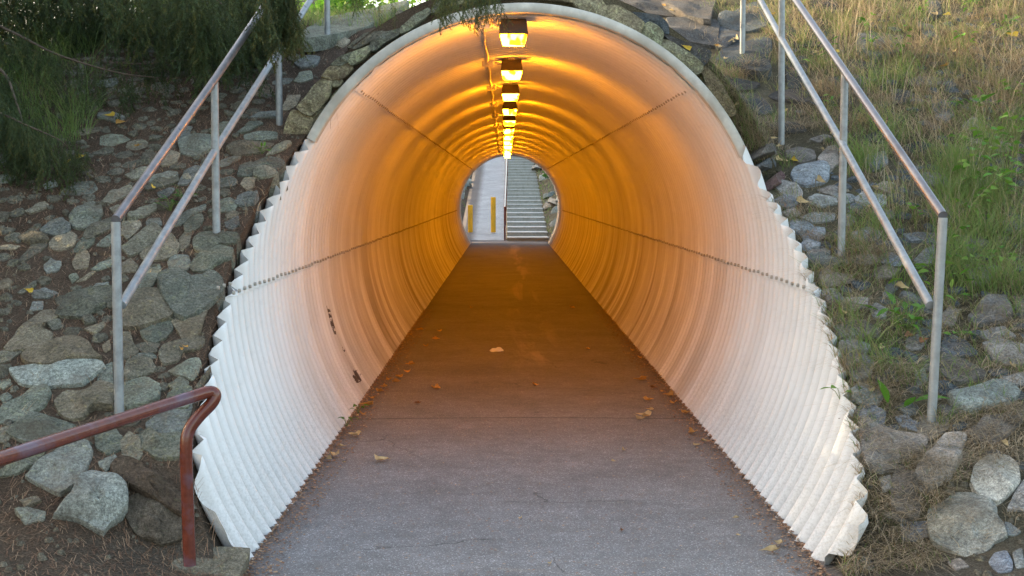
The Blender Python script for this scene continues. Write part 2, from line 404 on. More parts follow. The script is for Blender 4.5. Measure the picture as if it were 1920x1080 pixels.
ys2 = np.concatenate([np.arange(9.0, 13, .06), np.geomspace(13, 20, 16), np.array([22, 25, 30, 36, 40, 41.5, 42.6, YEND - .1])])
xs2 = np.concatenate([-np.geomspace(90, 3.6, 24), np.arange(-3.5, 3.51, .05), np.geomspace(3.6, 90, 24)])
X, Yg = np.meshgrid(xs2, ys2); Z = H(X, Yg + 1e-4)
mnd = ZC + (BU + .17) * np.sqrt(np.clip(1 - (X / (A_ + .17)) ** 2, 0, 1))
Z = np.where(Yg > 40, np.maximum(Z - (Yg - 40) * .75, mnd), Z)
VV.append(np.stack([X, Yg, Z], -1).reshape(-1, 3)); FF.append(grid_faces(len(ys2), len(xs2), base)); base += X.size
# the cut face of earth round the crown, just behind the rim
th = np.linspace(R(12), R(168), 70)
rows = []
for off in (.024, .10, .168):
    x_, z_ = prof(th, off); rows.append(np.stack([x_, np.full_like(x_, 9.0), z_], 1))
VV.append(np.concatenate(rows)); FF.append(grid_faces(3, len(th), base)); base += 3 * len(th)
emb = mesh_np('embankment', np.concatenate(VV), np.concatenate(FF), SOIL, smooth=True); tag(emb, kind='structure')

# wide ground sheet and the asphalt path through the pipe
mb = MB(); s_ = 400
mb.add([(-s_, -s_, -.06), (s_, -s_, -.06), (s_, s_, -.06), (-s_, s_, -.06)], [(0, 1, 2, 3)])
tag(mb.build('ground', SOIL), kind='structure')
py_ = np.concatenate([np.arange(-8, 46.2, .4)]); px_ = np.linspace(-1.36, 1.36, 12)
X, Yg = np.meshgrid(px_, py_); Z = .002 + .012 * (1 - (X / 1.36) ** 2) + 0 * X
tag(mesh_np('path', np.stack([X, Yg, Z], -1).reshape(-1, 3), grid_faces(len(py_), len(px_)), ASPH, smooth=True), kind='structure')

# ------------------------------------------------------------------ corrugated pipe
pipe = empty('pipe_tunnel', (0, 5.7, 0))
tag(pipe, 'white painted corrugated steel pipe underpass with sloped saw toothed mouth', 'tunnel')
def plate(t0, t1, off0):
    vs, fs, b = [], [], 0
    for (ya, yb, per, dth) in ((5.4, 9.6, 14, R(.8)), (9.6, YEND, 6, R(2.2))):
        ys = np.arange(0, round((yb - ya) / PITCH * per) + 1) * PITCH / per + ya; ys[-1] = yb
        tt = np.linspace(R(t0), R(t1), max(int(R(t1 - t0) / dth), 4))
        T, Y = np.meshgrid(tt, ys)
        x0, z0 = prof(T); yc = ycut(x0, z0)
        # ragged, slightly irregular hand cut edge
        yc = yc + .012 * np.sin(T * 61) * np.sin(T * 23)
        if ya > 8: yc = yc * 0 - 1
        cl = Y < yc; Yc = np.where(cl, yc, Y)
        off = corr(Yc) + off0 + .0025 * np.sin(Yc * 1.7 + T * 5) * np.sin(Yc * .9)
        x, z = prof(T, off)
        f = grid_faces(len(ys), len(tt)); keep = ~(cl.ravel()[f].all(1))
        vs.append(np.stack([x, Yc, z], -1).reshape(-1, 3)); fs.append(f[keep] + b); b += x.size
    V = np.concatenate(vs); Fc = np.concatenate(fs)
    used = np.unique(Fc); mp = np.full(len(V), -1); mp[used] = np.arange(len(used))
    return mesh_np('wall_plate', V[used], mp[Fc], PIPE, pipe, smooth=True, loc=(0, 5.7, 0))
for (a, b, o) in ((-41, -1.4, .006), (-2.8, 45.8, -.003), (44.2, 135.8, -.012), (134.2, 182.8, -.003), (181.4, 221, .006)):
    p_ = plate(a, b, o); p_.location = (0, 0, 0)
# collar round the crown
def band(t0, t1, prof_pts, n=90):
    """prof_pts: list of (Y, off)"""
    tt = np.linspace(R(t0), R(t1), n); V = []
    for (Y, off) in prof_pts:
        x, z = prof(tt, off); V.append(np.stack([x, np.full_like(x, Y), z], 1))
    k = len(prof_pts); V = np.concatenate(V + [V[0]]); return V, grid_faces(k + 1, n)
V, f = band(25, 151, [(8.99, -.033), (8.905, -.034), (8.895, -.028), (8.895, .022), (8.905, .028), (8.99, .028)])
o = mesh_np('collar', V, f, COLLAR, pipe, smooth=False, loc=(0, 5.7, 0)); o.location = (0, 0, 0)
V, f = band(-30, 210, [(YEND - .1, -.03), (YEND + .06, -.035), (YEND + .07, .03), (YEND - .1, .03)])
o = mesh_np('end_collar', V, f, COLLAR, pipe, loc=(0, 5.7, 0)); o.location = (0, 0, 0)
# bolts on the four seams: hexagonal heads, one per crest and per valley
def bolts(deg, rows, y0):
    V, Fs, b = [], [], 0
    for k in range(int(y0 / PITCH), int(40 / PITCH)):
        for (dy, dd) in rows:
            Y = (k + dy) * PITCH
            if Y < y0: continue
            t = R(deg + dd + random.uniform(-.15, .15)); off = float(corr(Y)) - .004
            c = np.array(prof(t, off)); n = -np.array([math.cos(t), math.sin(t)]); tg = np.array([-n[1], n[0]])
            r = .0105; h = .013
            for hh, rr in ((0, r), (h, r * .92)):
                for q in range(6):
                    a = q * math.pi / 3; p2 = c + n * hh + tg * rr * math.cos(a)
                    V.append((p2[0], Y + rr * math.sin(a), p2[1]))
            for q in range(6): Fs.append((b + q, b + (q + 1) % 6, b + 6 + (q + 1) % 6, b + 6 + q))
            Fs.append((b + 6, b + 7, b + 8, b + 9)); Fs.append((b + 9, b + 10, b + 11, b + 6)); b += 12
    o = mesh_np('bolt_seam', V, np.array(Fs), BOLT, pipe, loc=(0, 5.7, 0)); o.location = (0, 0, 0); o['kind'] = 'stuff'
bolts(-2.0, ((.75, 0), (.25, .9)), 7.55); bolts(182.0, ((.75, 0), (.25, -.9)), 7.0)
bolts(45, ((.75, 0), (.25, .8)), 9.2); bolts(135, ((.75, 0), (.25, -.8)), 9.2)

# ------------------------------------------------------------------ tunnel lamps and conduit
def mat_emit():
    m = M('sodium_glass', .3, .5); e = m.n('ShaderNodeEmission'); e.inputs[0].default_value = (1, .31, .0045, 1); e.inputs[1].default_value = LAMP_E
    n = m.noise(m.pos(), 9, 2); m.L.new(m.math('MULTIPLY', m.ramp(n, [(.50, 1.0), (.58, .03)]), LAMP_E * 1.15), e.inputs[1])
    m.L.new(e.outputs[0], m.N['Material Output'].inputs[0]); return m.m
GLOW = mat_emit()
LX = -.064
def taper(mb, cx, cy, z0, z1, wx0, wy0, wx1, wy1, dy=0):
    mb.hexa([(cx - wx0, cy - wy0, z0), (cx + wx0, cy - wy0, z0), (cx + wx0, cy + wy0, z0), (cx - wx0, cy + wy0, z0),
             (cx - wx1, cy - wy1 + dy, z1), (cx + wx1, cy - wy1 + dy, z1), (cx + wx1, cy + wy1 + dy, z1), (cx - wx1, cy + wy1 + dy, z1)])
ordn = ['nearest', 'second', 'third', 'fourth', 'fifth', 'sixth', 'seventh', 'eighth', 'ninth', 'tenth', 'eleventh', 'farthest']
def lamp_proto():
    r = empty('tunnel_lamp', (LX, 9.06, 2.655))
    m = MB(); taper(m, 0, .08, -.104, -.008, .093, .078, .080, .062); m.build('hood', DARKM, r, bevel=.005)
    m = MB(); taper(m, 0, .08, -.170, -.105, .068, .052, .085, .066); m.build('glass', GLOW, r, bevel=.006)
    m = MB(); m.box((-.03, .03, -.007), (.03, .13, .03)); m.build('bracket', COND, r)
    m = MB(); m.tube([(-.085, .07, -.045), (-.15, .07, -.03), (-.19, .07, -.035)], .008, 8); m.build('feed_pipe', COND, r, smooth=True)
    return r
lp = lamp_proto()
for i in range(12):
    if i == 0: o = lp
    else:
        o = lp.copy(); col.objects.link(o)
        for ch in lp.children: c = ch.copy(); col.objects.link(c); c.parent = o
        o.location = (LX, 9.06 + 2.73 * i, 2.655)
    tag(o, f'{ordn[i]} orange glowing box lamp in the row along the tunnel crown', 'lamp', 'lamps along the tunnel crown')
cnd = empty('conduit', (-.25, 9.1, 2.6)); tag(cnd, 'thin pipe conduit with boxes running beside the ceiling lamps', 'conduit')
m = MB()
pts = []
for k in range(0, 130):
    Y = 9.1 + k * .26
    pts.append((-.262 + .004 * math.sin(k), Y, 2.625 + .006 * math.sin(k * .7)))
m.tube(pts, .0115, 8); m.build('conduit_pipe', COND, cnd, smooth=True)
for i in range(12):
    y = 9.13 + 2.73 * i; m = MB(); m.box((-.30, y - .04, 2.595), (-.225, y + .04, 2.655)); m.box((-.31, y - .05, 2.585), (-.215, y - .04, 2.66))
    m.tube([(-.262, y - .10, 2.625), (-.262, y - .05, 2.625)], .019, 8); m.build('junction_box', COND, cnd, bevel=.003)
localize(cnd)

# ------------------------------------------------------------------ far end: stairs, ramp, bollards, handrail, banks
def sheet(name, mat, fn, xs, ys, kind='structure'):
    X, Y = np.meshgrid(xs, ys); Z = fn(X, Y); o = mesh_np(name, np.stack([X, Y, Z], -1).reshape(-1, 3), grid_faces(len(ys), len(xs)), mat, smooth=True)
    return tag(o, kind=kind)
SY, RISE, TREAD = 44.5, .1395, 1.12
SL = RISE / TREAD
def slope(Y): return np.maximum(0, (Y - SY)) * SL
sheet('ramp', RAMPM, lambda X, Y: .02 + np.maximum(0, (Y - SY - 1.0)) * SL + 0 * X, np.linspace(-1.64, -.10, 8), np.arange(45.4, 92, .8))
sheet('far_bank_left', SOIL, lambda X, Y: slope(Y) - .06 + (-1.60 - X) * .75 + .05 * np.sin(X * 7 + Y * 2) * smooth(0, .4, -1.67 - X), np.linspace(-14, -1.60, 50), np.arange(44.4, 110, .5))
sheet('far_bank_right', SOIL, lambda X, Y: slope(Y) + .10 + (X - 1.25) * .6 + .05 * np.sin(X * 7 + Y * 2), np.linspace(1.22, 14, 50), np.arange(44.4, 110, .5))
st = empty('staircase', (.6, SY, 0)); tag(st, 'long concrete staircase, sky light coloured into its treads, rising beyond the far tunnel mouth', 'stairs')
m = MB(); m2 = MB()
for k in range(34):
    y0 = SY + k * TREAD; z1 = (k + 1) * RISE
    m.box((-.065, y0 + .03, k * RISE - .3 if k else -.05), (1.24, y0 + TREAD + .03, z1 - .03))
    m2.box((-.065 - .004, y0, z1 - .03), (1.244, y0 + TREAD + .029, z1))
m.build('riser', CONC_SHADED, st); m2.build('tread', CONC, st); localize(st)
def bollard(px, py, Y, h, label):
    p = at(px, py, Y); r = .082; b = empty('bollard', (p.x, p.y, p.z)); m = MB()
    m.tube([(0, 0, -.05), (0, 0, h - .03)], r, 20); m.build('post', YEL, b, smooth=True)
    m = MB(); m.tube([(0, 0, h - .03), (0, 0, h - .008), (0, 0, h)], [r * 1.0, r * .98, r * .75], 20); m.build('cap', YEL, b, smooth=True)
    tag(b, label, 'bollard', 'yellow bollards at the far mouth')
bollard(882, 448, 47.2, 1.13, 'yellow steel bollard beside the left edge of the far tunnel mouth')
bollard(925, 433, 46.9, 1.12, 'yellow steel bollard on the ramp close to the red handrail')
hr = empty('stair_handrail', (-.12, 45.3, 0)); tag(hr, 'red steel handrail between the far ramp and the staircase', 'handrail')
m = MB(); hp = []
for k in range(0, 12): Y = 45.4 + k * 3.4; hp.append((-.14 + .018 * k, Y, float(slope(Y)) + .95))
m.tube(hp, .032, 10); m.build('rail', REDP, hr, smooth=True)
for k in range(0, 12):
    x, Y, z = hp[k]; m = MB(); m.tube([(x, Y, z - 1.05), (x, Y, z)], .03, 10); m.build('post', REDP, hr, smooth=True)
localize(hr)

# ------------------------------------------------------------------ rails on the banks
def rail_set(name, posts, top, low, label, ends=None, r=.0215):
    P0 = posts[0][0]; e = empty(name, tuple(P0)); tag(e, label, 'handrail', 'galvanised rails down the banks')
    for (b, t) in posts:
        m = MB(); m.tube([b - Vector((0, 0, .15)), t - Vector((0, 0, .01))], r, 14); o = m.build('post', GALV, e, smooth=True); o.location = -P0 * 1.0
    m = MB(); m.tube(top, r, 14); o = m.build('top_rail', WORN, e, smooth=True); o.location = -P0
    m = MB(); m.tube(low, r * .96, 14); o = m.build('lower_rail', GALV, e, smooth=True); o.location = -P0
    return e
def gp(px, py): return hit(px, py)
Lb = [Vector((-1.83, 6.215, .58)), Vector((-1.695, 7.71, 1.33)), Vector((-1.57, 9.08, 2.01)), Vector((-1.415, 10.38, 2.67))]
Lt = [at(217, 412, 6.215), at(402, 150, 7.71), at(521, -26, 9.08), at(612, -150, 10.38)]
Ll = [at(228, 572, 6.225), at(402, 284, 7.71), at(522, 96, 9.08), at(612, -48, 10.38)]
def place_posts(B, T):
    out = []
    for b, t in zip(B, T):
        b = Vector((t.x, b.y, float(H(t.x, b.y)))); out.append((b, t))
    return out
ext = lambda a, b, k: b + (b - a) * k
rail_set('bank_rail', place_posts(Lb, Lt), Lt + [ext(Lt[2], Lt[3], 1.5)], Ll + [ext(Ll[2], Ll[3], 1.5)], 'galvanised two bar handrail climbing the stony bank left of the tunnel')
Rt = [at(1768, 404, 6.38), at(1584, 134, 7.93), at(1466, -38, 9.55), at(1395, -145, 11.2)]
Rl = [at(1744, 572, 6.39), at(1578, 268, 7.93), at(1465, 72, 9.55), at(1392, -62, 11.2)]
Rb = [at(1744, 780, 6.38), at(1577, 475, 7.93), at(1466, 245, 9.55), at(1392, 90, 11.2)]
posts = []
for b, t in zip(Rb, Rt): posts.append((Vector((b.x, b.y, float(H(b.x, b.y)) - .02)), t))
rail_set('bank_rail', posts, Rt + [ext(Rt[2], Rt[3], 1.5)], Rl + [ext(Rl[2], Rl[3], 1.5)], 'galvanised two bar handrail climbing the grassy bank right of the tunnel')
# red handrail, lower left
rr = empty('path_handrail', (-1.32, 5.35, .1)); tag(rr, 'rust red pipe handrail with bent end at the lower left of the path', 'handrail')
def smooth_path(pts, n=8):
    out = []; P = [pts[0]] + pts + [pts[-1]]
    for i in range(1, len(P) - 2):
        a, b, c, d = P[i - 1:i + 3]
        for k in range(n):
            t = k / n; out.append(.5 * ((2 * b) + (c - a) * t + (2 * a - 5 * b + 4 * c - d) * t * t + (3 * b - a - 3 * c + d) * t ** 3))
    out.append(pts[-1]); return out
pr = [at(-420, 985, 3.3), at(-150, 906, 3.9), at(0, 860, 4.4), at(180, 802, 4.9), at(300, 763, 5.25), at(360, 744, 5.40), at(392, 735, 5.46), at(403, 741, 5.47), at(396, 757, 5.46), at(372, 782, 5.44), at(354, 808, 5.42), at(349, 840, 5.41), at(351, 930, 5.41), at(356, 1060, 5.41)]
m = MB(); m.tube(smooth_path(pr, 6), .0245, 16); m.build('rail', REDP, rr, smooth=True)
m = MB(); a_ = at(-150, 906, 3.9); m.tube([(a_.x, a_.y, 0), (a_.x, a_.y, a_.z)], .0245, 14); m.build('post', REDP, rr, smooth=True)
localize(rr)

# ------------------------------------------------------------------ stones
exec_stones = True
LAND = [(217, 770, 'the lowest left rail post'), (402, 437, 'the second left rail post'), (521, 225, 'the third left rail post'), (353, 1040, 'the red handrail foot'),
        (440, 560, 'the left toothed pipe edge'), (30, 560, 'the yellow leaf on the left bank'), (1745, 780, 'the lowest right rail post'), (1577, 475, 'the second right rail post'),
        (1466, 245, 'the third right rail post'), (1540, 560, 'the right toothed pipe edge'), (1640, 1000, 'the right foot of the pipe'), (660, 150, 'the upper left pipe seam'),
        (1268, 150, 'the upper right pipe seam'), (960, 60, 'the nearest tunnel lamp'), (680, 740, 'the flaked wall paint'), (1290, 780, 'the right wall foot inside'), (930, 656, 'the crumpled paper'), (1700, 620, 'the green leafy weed')]
DIRS = ['right of', 'above right of', 'above', 'above left of', 'left of', 'below left of', 'below', 'below right of']
ORD = ['closest', 'second closest', 'third closest', 'fourth closest', 'fifth closest', 'sixth closest', 'seventh closest', 'eighth closest', 'ninth closest', 'tenth closest', 'eleventh closest', 'twelfth closest'] + [a + ' closest' for a in 'thirteenth fourteenth fifteenth sixteenth seventeenth eighteenth nineteenth twentieth twenty-first twenty-second twenty-third twenty-fourth twenty-fifth twenty-sixth twenty-seventh twenty-eighth twenty-ninth thirtieth'.split()]
REG = []
def register(o, px, py, desc, noun): REG.append((o, px, py, desc, noun))
def finish_labels():
    g = {}
    for r in REG:
        o, px, py, desc, noun = r
        L = min(LAND, key=lambda l: math.hypot(l[0] - px, l[1] - py)); d = math.hypot(L[0] - px, L[1] - py)
        a = int(round(math.atan2(-(py - L[1]), px - L[0]) / (math.pi / 4))) % 8
        g.setdefault((L[2], a, noun), []).append((d, r))
    for (ln, a, noun), lst in g.items():
        lst.sort(key=lambda q: q[0])
        for i, (d, (o, px, py, desc, noun_)) in enumerate(lst):
            o['label'] = f'{desc} {noun}, {ORD[min(i, len(ORD) - 1)] if len(lst) > 1 else "lying"} {DIRS[a]} {ln}'
def build_stone(P2, org, ux, uy, nn, h, mat, depth, seed, rough=.5, grow=1.07):
    """P2: outline in the (ux, uy) plane"""
    rg = np.random.default_rng(seed)
    P = np.array(P2); c = P.mean(0); n = len(P)
    # resample and roughen the outline
    seg = np.roll(P, -1, 0) - P; L = np.hypot(*seg.T); per = L.sum(); N = 30
    cum = np.concatenate([[0], np.cumsum(L)]); ss = np.linspace(0, per, N, endpoint=False); Q = []
    for s in ss:
        k = min(np.searchsorted(cum, s, 'right') - 1, n - 1); Q.append(P[k] + seg[k] * ((s - cum[k]) / max(L[k], 1e-6)))
    Q = np.array(Q); Q = .12 * np.roll(Q, 1, 0) + .76 * Q + .12 * np.roll(Q, -1, 0)
    size = math.sqrt(max(per * per / 16, 1e-6))
    ang = np.linspace(0, 2 * np.pi, N, endpoint=False)
    nz = sum(rg.normal() * np.sin(ang * k + rg.uniform(0, 6.28)) / k ** .8 for k in range(3, 9)); kk = np.arange(0, N, 3); jit = 1 + rg.normal(size=len(kk)) * .05; jv = np.interp(np.arange(N), np.append(kk, N), np.append(jit, jit[0])); Q = c + (Q - c) * jv[:, None]; Q = c + (Q - c) * (grow + .014 * nz[:, None])
    tilt = rg.normal(size=2) * .10
    fq = [(rg.normal(size=2) * 2.2 / size, rg.uniform(0, 6.28)) for _ in range(4)] + [(rg.normal(size=2) * 6 / size, rg.uniform(0, 6.28)) for _ in range(4)]
    planes = [(rg.uniform(0, 6.28), rg.uniform(-.1, .7), rg.uniform(.10, .42)) for _ in range(6)]
    rings = [(1.0, -depth), (1.01, -depth * .35), (1.0, .10 * h), (.985, .62 * h), (.955, .90 * h), (.88, 1.0 * h), (.72, 1.02 * h), (.48, 1.03 * h), (.22, 1.04 * h)]
    V = []
    for (s, z) in rings:
        p = c + (Q - c) * s
        zz = np.full(N, z)
        if z > 0:
            for i, (f, ph) in enumerate(fq): zz = zz + (.075 if i < 4 else .032) * h * rough * 2 * np.sin(p @ f + ph)
            zz = zz + ((p - c) @ tilt) * .8
            for (a, d0, sl) in planes:
                dd = ((p - c) @ np.array([math.cos(a), math.sin(a)])) - d0 * size * .42
                zz = np.maximum(zz - np.clip(dd, 0, None) * sl * .9, min(z, .45 * h))
            zz = zz + rg.normal(size=N) * .035 * h * (s < .97)
        V.append((p, zz))
    co = [np.array(org) + pp[0] * np.array(ux) + pp[1] * np.array(uy) + z * np.array(nn) for (p, zz) in V for pp, z in zip(p, zz)]
    co.append(np.array(org) + c[0] * np.array(ux) + c[1] * np.array(uy) + 1.05 * h * np.array(nn))
    Fs = []
    for r in range(len(rings) - 1):
        for j in range(N): Fs.append((r * N + j, r * N + (j + 1) % N, (r + 1) * N + (j + 1) % N, (r + 1) * N + j))
    tri = [((len(rings) - 1) * N + j, (len(rings) - 1) * N + (j + 1) % N, len(co) - 1) for j in range(N)]
    # orientation
    area = sum(Q[i][0] * Q[(i + 1) % N][1] - Q[(i + 1) % N][0] * Q[i][1] for i in range(N))
    Fs = np.array(Fs); tri = np.array(tri)
    if area < 0: Fs = Fs[:, ::-1]; tri = tri[:, ::-1]
    return np.array(co), [Fs, tri]
occupied = []
def stone_px(poly, mat, desc, group, noun='stone', name='bank_stone', plane=None, hk=.16, depth=.08, hmax=.07, rough=.5, lift=0.0):
    cx = sum(p[0] for p in poly) / len(poly); cy = sum(p[1] for p in poly) / len(poly)
    if plane is None:
        org = hit(cx, cy); nn = hnorm(org.x, org.y, .12)
    else:
        org = at(cx, cy, plane); nn = Vector((0, -1, .12)).normalized(); rad_ = Vector((org.x, 0, org.z - ZC)).normalized(); org = org + rad_ * .04
    ux = Vector((1, 0, 0)); ux = (ux - nn * ux.dot(nn)).normalized(); uy = nn.cross(ux)
    if plane is None and org.y < 9.0:
        wd = float(halfw(org.z)) + .03 + .45 * (max(p[0] for p in poly) - min(p[0] for p in poly)) * org.y / F
        if abs(org.x) < wd: org.x = math.copysign(wd, org.x); org.z = float(H(org.x, org.y))
        nn = hnorm(org.x, org.y, .12)
    P2 = []
    lim_ = .75 * (max(p[0] for p in poly) - min(p[0] for p in poly)) * org.y / F
    for (px, py) in poly:
        d = ray(px, py); t = (org - CAM).dot(nn) / d.dot(nn)
        t = min(max(t, 0), (org - CAM).length * 1.25) if t > 0 else (org - CAM).length
        q = CAM + d * t - org; P2.append((min(max(q.dot(ux), -lim_), lim_), min(max(q.dot(uy), -2.6 * lim_), 2.6 * lim_)))
    P2a = np.array(P2); ext_ = P2a.max(0) - P2a.min(0); sz = float(min(ext_)); h = min(max(sz * hk, .012), hmax)
    V, Fs = build_stone(P2, (0, 0, 0), ux, uy, nn, h, mat, depth, int(cx * 7 + cy * 13) % 99991, rough, 1.25 if name in ('rim_stone', 'rock_slab') else (1.24 if mat == STD else 1.24))
    V = V + np.array(nn) * lift
    o = mesh_np(name, V, Fs, mat, smooth=True); o.location = org
    o.data.set_sharp_from_angle(angle=R(24))
    o['category'] = 'stone'; o['group'] = group
    register(o, cx, cy, desc, noun); occupied.append((org.x, org.y, float(max(ext_)) * .5)); return o
def sizeword(poly):
    w_ = max(p[0] for p in poly) - min(p[0] for p in poly); h_ = max(p[1] for p in poly) - min(p[1] for p in poly)
    s = 'small' if w_ * h_ < 900 else ('large' if w_ * h_ > 3600 else 'medium'); k = 'long' if w_ > 2.3 * h_ else ('upright' if h_ > 1.4 * w_ else 'blocky'); return s + ' ' + k
def parse(txt):
    out = []
    for ln in txt.strip().splitlines():
        v = [float(q) for q in ln.replace(',', ' ').split()]; out.append([(v[i], v[i + 1]) for i in range(0, len(v) - 1, 2)])
    return out
LEFT = """134,412 142,399 164,386 184,389 189,403 178,419 160,429 142,426
82,433 96,419 116,412 129,426 124,437 104,443
96,458 109,443 129,439 142,446 133,461 113,470 98,466
42,486 60,463 76,457 87,461 76,472 53,486
138,472 156,448 176,448 173,459 156,472
137,494 144,481 160,473 166,483 162,501 144,503
160,443 178,423 207,412 209,428 184,441 169,446
193,379 207,368 240,350 246,362 213,381
84,499 96,488 113,497 107,508 89,512
40,448 62,434 84,443 89,454 60,459
173,506 189,494 207,490 209,499 184,508
184,461 191,452 209,441 209,459 196,463
116,589 131,560 160,551 205,547 206,567 182,582 153,596 124,593
36,548 53,537 67,530 64,539 44,550
62,550 84,543 107,552 89,559 67,559
50,397 82,382 89,390 62,401
0,463 22,460 36,463 27,468 2,468
172,543 182,534 202,532 200,541 178,546
147,528 169,512 178,511 160,526
274,354 293,343 327,334 329,343 304,352 282,357
296,363 318,354 327,356 318,368 302,372
276,423 278,412 298,412 300,423 284,428
237,463 260,450 287,430 304,434 293,452 267,472 249,479
329,423 344,403 362,394 384,386 380,397 362,406 345,420
351,432 346,423 362,410 376,404 381,412 373,426 362,434
271,478 287,457 316,444 333,463 327,477 304,488 275,488
338,450 347,438 358,439 353,459 342,470 338,463
363,454 376,443 416,439 418,454 398,466 380,473 367,467
318,494 327,483 351,483 356,499 344,508 320,506
360,499 380,479 409,469 433,472 430,486 411,494 389,508 367,508
302,527 318,517 344,517 358,534 372,527 390,513 410,527 410,545 385,570 350,588 328,580 312,558
258,539 273,512 296,501 300,521 282,539 260,546
227,499 244,489 257,501 251,510 229,512
409,397 411,381 431,373 446,382 438,394 420,399
424,403 438,397 447,401 442,408 427,410
424,419 446,408 446,421 438,430 427,428
409,341 431,334 444,341 438,350 416,352
338,346 344,330 364,326 353,343
242,410 260,394 287,386 291,394 273,406 249,414
228,609 226,580 245,558 275,550 305,555 320,570 324,587 310,598 270,610 240,614
228,437 233,419 260,417 264,426 240,446
326,606 356,592 380,583 386,585 380,600 374,622 360,636 346,636 335,618
268,624 289,615 316,608 320,620 307,636 289,643 276,638
298,664 311,651 333,644 356,640 376,638 376,649 364,660 342,662 336,678 311,684 305,673
222,671 224,629 244,629 249,649 259,660 240,671
236,702 240,680 262,675 282,678 288,696 256,709 242,713
322,698 342,687 356,678 370,676 374,686 368,702 360,712 344,705
318,724 338,710 352,718 350,731 336,738
233,747 240,724 273,716 296,727 293,749 273,762 242,767
280,798 300,783 350,762 352,783 338,811 310,822 293,819 283,807
263,824 283,812 300,829 334,822 346,826 340,856 293,858 273,843
230,832 243,817 261,830 265,853 253,863 233,860
183,822 213,809 225,822 225,843 200,852 183,837
21,649 38,624 58,607 78,592 104,596 102,604 80,616 73,627 96,627 93,638 56,653 24,656
49,669 67,656 93,649 129,638 142,638 158,647 164,664 178,671 155,675 111,681 89,682 60,680
29,695 47,693 82,688 98,695 129,683 173,681 181,689 156,707 144,718 100,724 51,720 42,709
4,776 18,758 44,749 62,731 80,728 91,742 82,762 44,782 11,792
113,758 129,740 160,744 178,726 207,732 207,770 169,767 160,784 138,787 120,778
184,713 196,689 209,684 210,720 191,720
162,618 193,606 197,611 178,627
0,664 13,657 36,662 18,676 0,682
0,582 22,578 20,587 0,593
0,716 18,713 20,722 7,730 0,724
22,813 63,785 110,793 133,807 110,820 57,827
58,582 62,569 80,567 78,580
193,649 204,640 208,656 196,660
0,807 23,798 27,811 10,830 0,827
60,893 93,867 127,840 160,837 165,853 147,900 113,923 93,910
0,887 33,867 77,855 67,873 30,890 3,895
33,963 53,957 83,963 77,977 50,982
40,940 67,933 77,943 50,953
463,263 463,255 486,249 515,251 517,260 490,264
432,282 448,272 482,270 508,274 490,286 448,293
344,288 340,268 365,257 392,259 392,280 365,293
413,313 417,303 444,293 448,299 432,309
450,328 453,313 469,307 482,313 480,328 465,332
453,347 459,336 478,336 474,349 465,356
336,345 348,324 365,313 375,315 369,330 353,345
273,343 282,335 313,325 330,327 325,333 298,341
505,290 516,278 536,268 545,272 528,284
409,347 417,336 440,338 434,347
471,222 490,213 515,211 513,222
448,249 469,232 486,230 490,234 465,247
530,203 542,182 560,182 556,197 540,207
300,300 318,285 336,290 330,305 308,310
240,330 262,318 285,320 272,332 250,338
395,245 420,232 440,236 430,250 405,254
575,68 609,45 683,37 750,24 742,37 683,55 621,69 585,74
654,88 683,66 713,61 723,64 691,81 670,90
616,84 638,74 654,78 640,90
554,153 562,141 583,141 585,149 566,155
556,120 575,108 598,110 590,124 566,128
0,530 14,524 24,530 14,540 0,542
90,610 112,604 118,614 100,620
0,745 14,738 22,746 8,756
130,520 142,514 148,522 136,530
208,392 222,386 230,394 216,402
392,700 398,690 372,720 365,728 380,712
352,590 366,580 378,578 370,588
186,868 214,856 222,866 200,884
140,832 160,826 172,834 150,838
150,910 162,896 170,900 160,914
20,760 8,756 0,770 8,776
250,672 262,664 284,664 290,672 270,674
258,650 276,644 296,648 292,660 268,662"""
